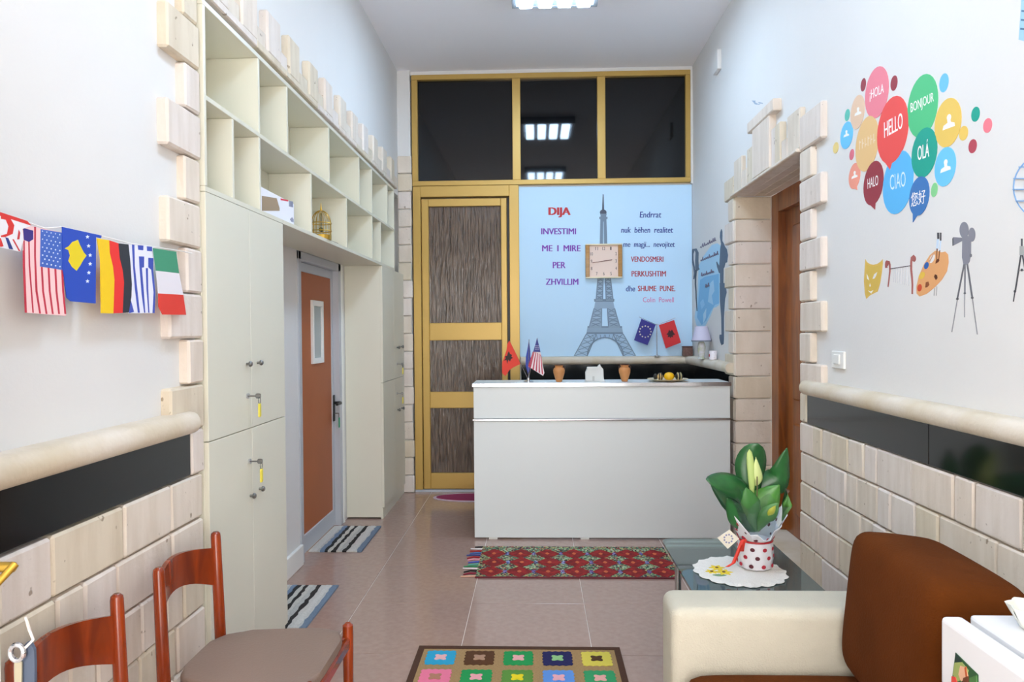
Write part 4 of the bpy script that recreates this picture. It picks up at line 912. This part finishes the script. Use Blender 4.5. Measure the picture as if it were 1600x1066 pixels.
for j in range(ny_):
    for i in range(nx_):
        cx, cy = kx0+px_*(i+.5)+.012*(j % 2), ky0+py_*(j+.5)
        md = obj('medallion', flat(diam(cx, cy, px_*.46, py_*.54, 1.12), .0078, .0098), KR, kl)
        ORG[md.name] = ORG[kl.name]; obj('medallion_centre', flat(diam(cx, cy, px_*.08, py_*.13), .0096, .0108), K('c8603a', .95), md)
        obj('blue_motif', flat(diam(cx+px_*.5, cy, px_*.13, py_*.2, 1.), .0078, .0095), speckle('kilim_blue', ('5c6aa8', '2a2c4a', '9aa4cc', '7a5a9a'), 95), kl) if i < nx_-1 else None
        if i < nx_-1 and j < ny_: obj('green_motif', flat(diam(cx+px_*.5, cy+py_*.5, px_*.36, py_*.28, 1.), .0078, .009), speckle('kilim_green', ('8fb08a', '3f6a52', 'a8c09a', '2a2a26', '9a4a40'), 95), kl)
fc = ['2a2022', 'e8dcdc', 'a82a30', '4a6aa8', '3a4a8a', 'a82030', 'e898a8', '4a5ab0', '5aa090', '3a8a5a', 'eae0e0', '2a2022', '8a2038', 'd8a890']
for k, c in enumerate(fc):
    y = ky1-.01-(ky1-ky0-.02)*k/(len(fc)-1); b = B(); ln = random.uniform(.05, .09)
    tube(b, [(kx0+.004, y, .006), (kx0-ln*.5, y+random.uniform(-.01, .01), .007), (kx0-ln, y+random.uniform(-.02, .01), .0055)], [.006, .005, .004], 6); obj('fringe', b, K(c, .95), kl)

cr = thing('crochet_rug', 'crochet rug of coloured flower squares with dark brown border', 'rug', (-.09, 2.55, 0))
gx0, gx1, gy0, gy1 = -.553, .372, 1.95, 3.245
BR = M('yarn_brown', '4a2c1a', .95, bump=.5, bscale=260); TAN = M('yarn_tan', 'a8875a', .95, bump=.5, bscale=260, var=.15, scale=120)
bd = .028
bb = B(); box(bb, gx0, gx0+bd, gy0, gy1, .0008, .011); box(bb, gx1-bd, gx1, gy0, gy1, .0008, .011); box(bb, gx0+bd, gx1-bd, gy1-bd, gy1, .0008, .011); box(bb, gx0+bd, gx1-bd, gy0, gy0+bd, .0008, .011)
obj('border', bb, BR, cr); obj('ground', bx(gx0+bd, gx1-bd, gy0+bd, gy1-bd, .0008, .009), TAN, cr)
rows = [[('22a0c8', 'e8b0b0'), ('54300f', 'b08a70'), ('12924a', 'e8a8a8'), ('151552', '8fc080'), ('d8c850', '4a2c10')],
        [('e87898', 'b07a60'), ('12924a', 'e8a0a8'), ('5a9038', 'e8d010'), ('5a90d8', 'e8a8b0'), ('2f9a60', 'e8a8a0')],
        [('d8c850', '54300f'), ('5a90d8', 'e8b0b0'), ('54300f', '12924a'), ('e87898', '151552'), ('22a0c8', 'e8d010')]]
cw = (gx1-gx0-2*bd)/5; ch = (gy1-gy0-2*bd)/7
for j in range(7):
    for i in range(5):
        a, c = rows[j % 3][i] if j < 3 else rows[j % 3][(i+j) % 5]
        cx, cy = gx0+bd+cw*(i+.5), gy1-bd-ch*(j+.5); hw, hh = cw*.365, ch*.36
        pts = []; n = 9
        for sd in range(4):
            for k in range(n):
                u = -1+2*k/n; z = 1+(.07 if k % 2 else -.03)
                q = ((u, -z), (z, u), (-u, z), (-z, -u))[sd]; pts.append((cx+q[0]*hw, cy+q[1]*hh))
        sqr = obj('crochet_square', flat(pts, .0088, .0115), M('yarn_'+a, a, .95, bump=.5, bscale=260), cr)
        fl_ = []
        for k in range(24):
            t_ = 2*PI*k/24; rr = .40*(1+.28*math.cos(4*t_-PI)) ; fl_.append((cx+rr*hw*1.05*math.cos(t_), cy+rr*hh*math.sin(t_)))
        obj('flower', flat(fl_, .0113, .0135), M('yarn_'+c, c, .95, bump=.5, bscale=260), sqr)
b = B(); pm = thing('oval_mat', 'purple pink oval doormat with pale edge by the golden door', 'mat', (-.55, 6.19, 0))
oc, orx, ory = (-.52, 6.19), .40, .16
def oval(rx, ry, z0, z1): return flat([(oc[0]+rx*math.cos(2*PI*k/48), oc[1]+ry*math.sin(2*PI*k/48)) for k in range(48)], z0, z1)
obj('edge', oval(orx, ory, .0008, .006), K('cfb9c4', .9), pm); obj('pile', oval(orx*.93, ory*.82, .0058, .010), M('mat_purple', '9a3058', .95, bump=.4, bscale=200), pm)

# ---------------------------------------------------------------- glass side table, doily, plant
GZ = .45
gt = thing('glass_table', 'low glass side table with chrome legs beside the armchair', 'table', (.86, 2.95, 0))
def rrect(x0, x1, y0, y1, r, n=5):
    o = []
    for cx, cy, a0 in ((x1-r, y1-r, 0), (x0+r, y1-r, PI/2), (x0+r, y0+r, PI), (x1-r, y0+r, 3*PI/2)):
        for k in range(n+1): a = a0+PI/2*k/n; o.append((cx+r*math.cos(a), cy+r*math.sin(a)))
    return o
obj('glass_top', flat(rrect(.60, 1.115, 2.43, 3.46, .05), GZ-.010, GZ), 'table_glass', gt)
obj('lower_shelf', flat(rrect(.66, 1.055, 2.50, 3.39, .04), .17, .178), 'table_glass', gt)
for x in (.665, 1.05):
    for y in (2.52, 3.37):
        b = B(); tube(b, [(x, y, 0), (x, y, GZ-.0105)], .016, 12); lg = obj('leg', b, 'chrome', gt, smooth=True)
dc = (.845, 2.985)
n = 96; b = B(); c0 = b.verts.new((dc[0], dc[1], GZ+.003)); r1 = []; r2 = []; r3 = []
for k in range(n):
    a = 2*PI*k/n; rr = .188+.006*math.cos(a*16); r1.append(b.verts.new((dc[0]+.13*math.cos(a), dc[1]+.13*math.sin(a), GZ+.003))); r2.append(b.verts.new((dc[0]+.165*math.cos(a), dc[1]+.165*math.sin(a), GZ+.0055+.002*math.cos(a*24)))); r3.append(b.verts.new((dc[0]+rr*math.cos(a), dc[1]+rr*math.sin(a), GZ+.003+.0015*math.cos(a*32))))
for k in range(n):
    j = (k+1) % n; b.faces.new((c0, r1[k], r1[j])); b.faces.new((r1[k], r2[k], r2[j], r1[j])); b.faces.new((r2[k], r3[k], r3[j], r2[j]))
dl = thing('doily', 'round white lace doily with yellow embroidered flowers on the glass table', 'doily', (dc[0], dc[1], GZ))
lace = obj('lace', b, M('lace_white', 'ece9e2', .9, bump=.6, bscale=160), dl)
md_ = lace.modifiers.new('thick', 'SOLIDIFY'); md_.thickness = .0015
for (px, py, s) in ((1120, 887, 1), (1131, 894, 1.1), (1112, 893, .8)):
    p = onz(px, py, GZ+.006); pts = []
    for k in range(24): a = 2*PI*k/24; rr = .026*s*(1+.35*math.cos(6*a)); pts.append((p.x+rr*math.cos(a), p.y+rr*math.sin(a)))
    f_ = obj('embroidered_flower', flat(pts, GZ+.0032, GZ+.006), K('e8cc30', .8), dl); obj('flower_centre', flat([(p.x+.007*math.cos(2*PI*k/12), p.y+.007*math.sin(2*PI*k/12)) for k in range(12)], GZ+.0058, GZ+.0075), K('6a4a28', .8), f_)
p = onz(1124, 899, GZ+.005); obj('embroidered_leaf', flat(diam(p.x, p.y, .03, .014, 1.4), GZ+.0032, GZ+.0052), K('7a9a70', .8), dl)

PXc, PYc = .925, 3.03; PZ = GZ+.0078
pl = thing('potted_plant', 'peace lily in a pot wrapped in white paper with red dots', 'plant', (PXc, PYc, PZ))
PAP = M('wrap_paper', 'eceaf0', .45)
prof = [(.058, 0), (.064, .004), (.072, .05), (.070, .10), (.066, .12)]
obj('pot_wrap', lathe(B(), [(r, PZ+h) for r, h in prof]+[(.055, PZ+.118), (.0, PZ+.115)], PXc, PYc, 28, ruf=lambda j, k: .003*math.sin(k*2.3+j) if j < 4 else 0), PAP, pl, smooth=True)
b = B(); nn = 28; prev = None
rng = random.Random(5)
for q_ in range(6):
    j = q_/5; ring = []
    for k in range(nn):
        a = 2*PI*k/nn; side = abs(math.cos(a))**1.5; front = max(0, -math.sin(a))
        rr = .066+j*(.046+.012*side)+j*.008*math.sin(k*2.7)
        hh = .12+j*(.025+.085*side+.04*(1-front)*.6)+j*.012*math.sin(k*1.9+1)
        ring.append(b.verts.new((PXc+rr*math.cos(a), PYc+rr*math.sin(a), PZ+hh)))
    if prev:
        for k in range(nn): b.faces.new((prev[k], prev[(k+1) % nn], ring[(k+1) % nn], ring[k]))
    prev = ring
cl = obj('paper_collar', b, PAP, pl, smooth=True); cl.modifiers.new('thick', 'SOLIDIFY').thickness = .001
def on_wrap(a, h):
    if h <= .12: r = .072
    else: r = .066+(h-.12)/(.025+.085*abs(math.cos(a))**1.5+.024)*(.046+.012*abs(math.cos(a))**1.5)
    return Vector((PXc+r*math.cos(a), PYc+r*math.sin(a), PZ+h))
k = 0
for h, off in ((.02, .0), (.055, .5), (.09, .1), (.135, .35), (.165, .8), (.195, .3)):
    for q in range(9):
        a = 2*PI*(q+off)/9; p = on_wrap(a, h)
        if h > .15 and abs(math.cos(a)) < .5: continue
        if h > .18 and abs(math.cos(a)) < .8: continue
        nrm = Vector((math.cos(a), math.sin(a), -.45 if h > .12 else 0)).normalized()
        m3 = nrm.to_track_quat('Z', 'Y').to_matrix(); b = B(); r = .010 if h < .12 else .011
        lump = bmesh.ops.create_uvsphere(b, u_segments=10, v_segments=6, radius=r)['verts']
        for v in lump: v.co = m3 @ Vector((v.co.x, v.co.y*.85, v.co.z*.25))+p+nrm*.001
        obj('red_dot', b, K('b32338' if k % 3 else '5c1626'), pl, smooth=True); k += 1
b = B(); tube(b, [(PXc+.069*math.cos(2*PI*k/24), PYc+.069*math.sin(2*PI*k/24), PZ+.118) for k in range(25)], .004, 8, cap=False); obj('ribbon', b, K('b8232c', .4), pl, smooth=True)
def strap(pts, wdt, m, parent, name, wd_dir=(1, 0, 0)):
    b = B(); a = []; d = Vector(wd_dir)
    for p in pts: a.append((b.verts.new(Vector(p)-d*wdt/2), b.verts.new(Vector(p)+d*wdt/2)))
    for p, q in zip(a, a[1:]): b.faces.new((p[0], p[1], q[1], q[0]))
    o = obj(name, b, m, parent, smooth=True); o.modifiers.new('thick', 'SOLIDIFY').thickness = .0012; return o
yy = PYc-.082
P = lambda x, y, d=0.: ony(x, y, yy+d)
strap([P(1160, 845), P(1156, 855, -.01), P(1152, 866, -.012), P(1146, 880, -.03), P(1136, 886, -.04)], .016, K('d8321f', .35), pl, 'ribbon_tail')
strap([P(1163, 843), P(1160, 850, -.006), P(1158, 862, -.01)], .022, K('d8321f', .35), pl, 'ribbon_tail')
tgc = [P(1121, 841), P(1140, 828), P(1155, 842), P(1137, 858)]
b = B(); prism(b, tgc, (0, .003, 0)); tgo = obj('gift_tag', b, K('efe6d4'), pl)
cc = P(1138, 842, -.001); b = B()
for k in range(9): a = 2*PI*k/9; sphere(b, (cc.x+.017*math.cos(a), cc.y-.0005, cc.z+.017*math.sin(a)), .004, (1, .2, 1), u=8, v=5)
obj('wreath_motif', b, K('9a98b8'), tgo)
# leaves: spine points and widths given in the plane of the plant
LG_ = M('leaf_green', '2c6b34', .32, hx2='1f5228', scale=14, spec=.6); LG2 = M('leaf_light', '5d9a3c', .35, hx2='3f7d34', scale=12)
def leaf(pts, wmax, m, name='leaf', fold=.25, nseg=16, tilt=(0, -1, 0), pk=.45):
    q = [Vector(p) for p in pts]
    def cr_(t):
        n = len(q)-1; x = t*n; i = min(int(x), n-1); f = x-i
        p0, p1, p2, p3 = q[max(i-1, 0)], q[i], q[i+1], q[min(i+2, n)]
        return .5*((2*p1)+(p2-p0)*f+(2*p0-5*p1+4*p2-p3)*f*f+(3*p1-p0-3*p2+p3)*f**3)
    b = B(); rows_ = []
    for k in range(nseg+1):
        t = k/nseg; p = cr_(t); d = (cr_(min(t+.02, 1))-cr_(max(t-.02, 0))).normalized(); nrm = Vector(tilt).normalized(); s = d.cross(nrm).normalized(); nn_ = s.cross(d)
        a_ = pk*2.4; b__ = (1-pk)*2.4; wv = wmax*max(.03, (t/pk)**a_*((1-t)/(1-pk))**b__ if 0 < t < 1 else 0)
        rows_.append([b.verts.new(p+s*wv*u+nn_*(-fold*wv*abs(u)*(.5+abs(u)))) for u in (-1, -.6, 0, .6, 1)])
    for a, c in zip(rows_, rows_[1:]):
        for k in range(4): b.faces.new((a[k], a[k+1], c[k+1], c[k]))
    o = obj(name, b, m, pl, smooth=True); o.modifiers.new('thick', 'SOLIDIFY').thickness = .0012; return o
V = lambda x, y, d=0.: ony(x, y, PYc+d)
leaf([V(1182, 822), V(1176, 790, -.02), V(1160, 762, -.05), V(1136, 752, -.08), V(1103, 749, -.11)], .062, LG_, tilt=(.1, -.75, .7), pk=.6)
leaf([V(1182, 815), V(1178, 780, .0), V(1174, 745, .0), V(1177, 718, 0), V(1184, 693, -.01)], .066, LG_, tilt=(0, -1, .1), pk=.66)
leaf([V(1184, 820), V(1191, 785, .0), V(1203, 760, .01), V(1220, 742, .0), V(1230, 700, -.02)], .058, LG_, tilt=(.2, -.85, .5), pk=.55)
leaf([V(1181, 828), V(1162, 802, -.03), V(1142, 780, -.06), V(1110, 755, -.09)], .062, M('leaf_dark', '2a5a34', .35), tilt=(-.3, -1, -.2), pk=.5)
leaf([V(1182, 828), V(1190, 795, -.04), V(1202, 778, -.05), V(1218, 758, -.05)], .060, LG2, tilt=(0, -1, .3), pk=.5)
leaf([V(1182, 832), V(1178, 808, -.05), V(1172, 785, -.06), V(1166, 762, -.06)], .050, M('leaf_mid', '47803f', .35), tilt=(0, -1, .2), pk=.5)
leaf([V(1184, 832), V(1195, 814, -.05), V(1207, 799, -.06), V(1216, 786, -.06)], .036, LG2, pk=.5)
leaf([V(1180, 832), V(1162, 818, -.05), V(1150, 800, -.06), V(1136, 778, -.07)], .045, LG_, pk=.5)
leaf([V(1182, 820), V(1176, 780, -.03), V(1175, 745, -.05), V(1171, 702, -.05)], .016, M('spathe', 'b9cf7c', .4), 'spathe', pk=.75)
leaf([V(1182, 760, -.03), V(1184, 745, -.05), V(1181, 714, -.05)], .024, M('spathe_pale', 'd0dd94', .4), 'spathe', pk=.4)
b = B(); tube(b, [V(1182, 820, -.02), V(1183, 785, -.04), V(1183, 745, -.05)], .0022, 6); obj('flower_stem', b, K('6a5a40'), pl)
b = B(); tube(b, [V(1180, 820), V(1178, 780)], .004, 6); tube(b, [V(1182, 820), V(1192, 778)], .004, 6); tube(b, [V(1180, 820), V(1168, 772)], .004, 6); obj('stems', b, LG2, pl)
leaf([V(1168, 765, .03), V(1155, 745, .05), V(1151, 722, .05)], .012, M('spathe_white', 'e4e6d4', .4), 'spathe', pk=.5)
leaf([V(1200, 806, -.06), V(1206, 800, -.07), V(1212, 790, -.07)], .014, M('leaf_yellow', 'd8d030', .4), 'yellow_leaf')
b = B(); prev = None
for (r, h) in ((.066, .125), (.105, .22), (.140, .31)):
    ring = []
    for k in range(10):
        a = -PI*.98+PI*.96*k/9; rr = r*(1+.12*math.sin(k*2.1)*(h-.12)/.14); ring.append(b.verts.new((PXc+rr*math.cos(a), PYc+rr*math.sin(a), PZ+h+.03*math.sin(k*1.7)*(h-.12)/.14)))
    if prev:
        for k in range(9): b.faces.new((prev[k], prev[k+1], ring[k+1], ring[k]))
    prev = ring
obj('cellophane', b, 'cellophane', pl, smooth=True)

# ---------------------------------------------------------------- armchair at right
sf = thing('armchair', 'cream fabric armchair with brown seat and back cushions', 'armchair', (.95, 1.95, 0))
obj('arm', bx(.415, 1.375, 2.197, 2.392, .09, .60, bev=.035, seg=5), 'sofa_cream', sf, smooth=True)
obj('base', bx(.45, 1.375, 1.50, 2.19, .07, .29, bev=.02, seg=3), 'sofa_cream', sf)
obj('back_frame', bx(1.19, 1.375, 1.50, 2.19, .30, .70, bev=.04, seg=3), 'sofa_cream', sf)
for x, y in ((.5, 1.56), (.5, 2.3), (1.34, 1.56), (1.34, 2.3)): obj('foot', bx(x-.025, x+.025, y-.025, y+.025, 0, .09), 'door_wood', sf)
sc1 = thing('seat_cushion', 'flat brown seat cushion on the cream armchair', 'cushion', (.75, 1.85, .29))
obj('cover', cushion(B(), (.745, 1.838, .358), (.62, .67, .13), n=12, p=9, bulge=.04), 'sofa_brown', sc1, smooth=True)
sc2 = thing('back_cushion', 'large brown back cushion leaning against the right wall', 'cushion', (1.06, 1.86, .42))
Mc = Matrix.Rotation(math.radians(6), 3, 'Y') @ Matrix.Rotation(math.radians(-3), 3, 'Z')
obj('cover', cushion(B(), (1.034, 1.918, .652), (.25, .515, .42), Mc, n=16, p=8, bulge=.05), 'sofa_brown', sc2, smooth=True)

# ---------------------------------------------------------------- small fridge at the right edge
fz = .88
fg = thing('mini_fridge', 'white mini fridge with a picture magnet beside the armchair', 'fridge', (1.1, 1.2, 0))
obj('body', bx(.885, 1.375, .96, 1.478, .02, fz, bev=.008, seg=2), 'fridge_white', fg)
dr = obj('door', bx(.828, .872, .955, 1.48, .03, fz-.004, bev=.010, seg=3), 'fridge_white', fg)
obj('gasket', bx(.872, .885, .97, 1.465, .04, fz-.02), K('8a8e92'), fg)
for x in (.93, 1.36):
    for y in (1.0, 1.44): obj('foot', bx(x-.02, x+.02, y-.02, y+.02, 0, .021), 'black', fg)
fm = thing('picture_magnet', 'small colourful picture magnet on the white fridge door', 'magnet', (.826, 1.36, .78))
mf = lambda x, y: onx(1440+x/7.3, 920+y/7.3, .8275)
decal('photo', [([mf(*q) for q in pts], hx) for pts, hx in [([(392, 730), (650, 985), (650, 1300), (350, 1300), (355, 1010)], '2c5a34'), ([(392, 732), (440, 785), (470, 830), (385, 840)], '17332c'), ([(385, 845), (470, 840), (545, 935), (520, 1010), (420, 1060), (365, 985)], '9aa860'), ([(450, 880), (520, 900), (540, 1000), (460, 1060), (430, 980)], 'e0b090'), ([(500, 905), (520, 890), (535, 1010), (515, 1020)], 'c05a2c'), ([(355, 1000), (400, 1010), (420, 1090), (352, 1080)], 'd8443a'), ([(490, 1020), (545, 1000), (560, 1100), (480, 1100)], '6a3a22'), ([(560, 1020), (640, 990), (645, 1150), (565, 1150)], '4a7a40')]], (-1, 0, 0), fm)
pb = onz(1612, 985, fz); bwl = thing('scalloped_bowl', 'white scalloped bowl on the fridge top at the frame edge', 'bowl', (pb.x, pb.y, fz))
obj('bowl', lathe(B(), [(.022, fz+.0006), (.030, fz+.004), (.042, fz+.03), (.050, fz+.045), (.046, fz+.045), (.038, fz+.03), (.02, fz+.01)], pb.x+.012, pb.y+.0, 32, ruf=lambda j, k: .004*math.sin(k*PI/2) if j in (2, 3, 4) else 0), K('e4e6dc', .3), bwl, smooth=True)

# ---------------------------------------------------------------- wooden chairs at left
ch0 = thing('wooden_chair', 'red brown wooden chair with taupe seat nearer the tall cupboard', 'chair', (-.88, 2.17, 0), 'wooden chairs along the left wall')
xb, xf = -1.10, -.655
ya1, ya2 = 2.005, 2.37
for yy in (ya1, ya2):
    b = B(); tube(b, [(xb+.03, yy, 0), (xb+.012, yy, .42), (xb, yy, .775), (xb, yy, .785), (xb, yy, .791)], [.014, .019, .0165, .015, .008], 14); obj('back_post', b, 'chair_wood', ch0, smooth=True)
    yf = yy+(.025 if yy == ya2 else -.025)
    b = B(); tube(b, [(xf, yf, 0), (xf, yf, .43), (xf, yf, .462), (xf, yf, .470)], [.014, .019, .018, .009], 14); obj('front_leg', b, 'chair_wood', ch0, smooth=True)
    b = B(); box(b, xb+.02, xf, -.011, .011, .385, .425, .006); m = Matrix.Translation((0, (yy+yf)/2, 0)); bmesh.ops.transform(b, matrix=m, verts=b.verts); obj('side_rail', b, 'chair_wood', ch0)
    b = B(); tube(b, [(xb+.02, yy, .2), (xf, yf, .2)], .009, 10); obj('stretcher', b, 'chair_wood', ch0, smooth=True)
b = B(); box(b, xf-.011, xf+.011, ya1-.02, ya2+.02, .385, .425, .006); obj('front_rail', b, 'chair_wood', ch0)
b = B(); nS = 16; rows_ = []
for k in range(nS+1):
    t_ = k/nS; yy = ya1+(ya2-ya1)*t_; x = xb-.05*math.sin(PI*t_)-.002; zt_ = .735+.030*math.sin(PI*t_)**1.0; zb2 = .605+.055*math.sin(PI*t_)
    rows_.append([b.verts.new((x-.008, yy, zb2)), b.verts.new((x+.008, yy, zb2)), b.verts.new((x+.010, yy, (zt_+zb2)/2)), b.verts.new((x+.007, yy, zt_)), b.verts.new((x-.007, yy, zt_)), b.verts.new((x-.010, yy, (zt_+zb2)/2))])
for a, c in zip(rows_, rows_[1:]):
    for k in range(6): b.faces.new((a[k], a[(k+1) % 6], c[(k+1) % 6], c[k]))
b.faces.new(rows_[0]); b.faces.new(list(reversed(rows_[-1]))); obj('back_slat', b, 'chair_wood', ch0, smooth=True)
sp_ = []
for k in range(40):
    a = 2*PI*k/40; c, s = math.cos(a), math.sin(a); r = (abs(c)**5+abs(s)**5)**(-1/5); xx = (xb+xf)/2+.012+.215*r*c; wv = .192+.02*(r*c); sp_.append((xx, 2.1875+wv*r*s))
b = flat(sp_, .426, .455); es = [e for e in b.edges if all(v.co.z > .45 for v in e.verts)]; bmesh.ops.bevel(b, geom=es, offset=.012, segments=3, affect='EDGES', profile=.5)
obj('seat', b, 'taupe_vinyl', ch0, smooth=True)
ch1 = copy_tree(ch0, None, (0, -.57, 0)); ch1['label'] = 'red brown wooden chair at the lower left corner behind the keys'

# ---------------------------------------------------------------- entrance door leaf with gold handle and keys at the left edge
el = thing('entrance_door_leaf', 'open entrance door edge with gold lever handle at the left frame edge', 'door', (-.955, .8, 0))
obj('leaf_stile', bx(-.985, -.945, 1.13, 1.205, .02, .93, bev=.003), 'white_plastic', el)
obj('leaf_panel', bx(-.975, -.955, .35, 1.13, .1, 2.05), 'white_plastic', el); obj('leaf_stile', bx(-.985, -.945, 1.10, 1.165, .93, 2.1, bev=.003), 'white_plastic', el)
hz_ = 1.068; b = B(); tube(b, [(-.95, 1.185, hz_), (-.905, 1.185, hz_)], .009, 10); tube(b, [(-.902, 1.185, hz_+.006), (-.915, 1.16, hz_-.02), (-.935, 1.12, hz_-.05)], [.007, .006, .008], 10); sphere(b, (-.938, 1.118, hz_-.054), .010)
obj('lever_handle', b, 'brass', el, smooth=True)
ky = thing('key_bunch', 'bunch of keys with dark blue fob hanging at the left frame edge', 'keys', (-.91, 1.2, .93))
KP = lambda x, y, d=0.: ony(x, y, 1.2+d)
b = B(); tube(b, [KP(40, 965, -.01), KP(46, 985), KP(52, 1000), KP(40, 1012)], .0025, 6); obj('cord', b, K('d8d0cc'), ky)
b = B(); cc = KP(27, 1020); tube(b, [(cc.x+.012*math.cos(2*PI*k/16), 1.2, cc.z+.014*math.sin(2*PI*k/16)) for k in range(17)], .0045, 8, cap=False); obj('ring', b, 'chrome', ky, smooth=True)
b = B(); prism(b, [KP(*q) for q in ((22, 1028), (34, 1028), (33, 1120), (23, 1120))], (0, .003, 0)); obj('key_blade', b, M('key_metal', 'c8c0a8', .3, metal=.8), ky)
b = B(); prism(b, [KP(x, y, .006) for x, y in rrect(33, 54, -1150, -1000, 9)] if False else [KP(*q, .006) for q in ((36, 1010), (42, 1004), (48, 1006), (53, 1016), (54, 1040), (53, 1130), (34, 1130))], (0, .006, 0)); obj('fob', b, K('4a5568'), ky)
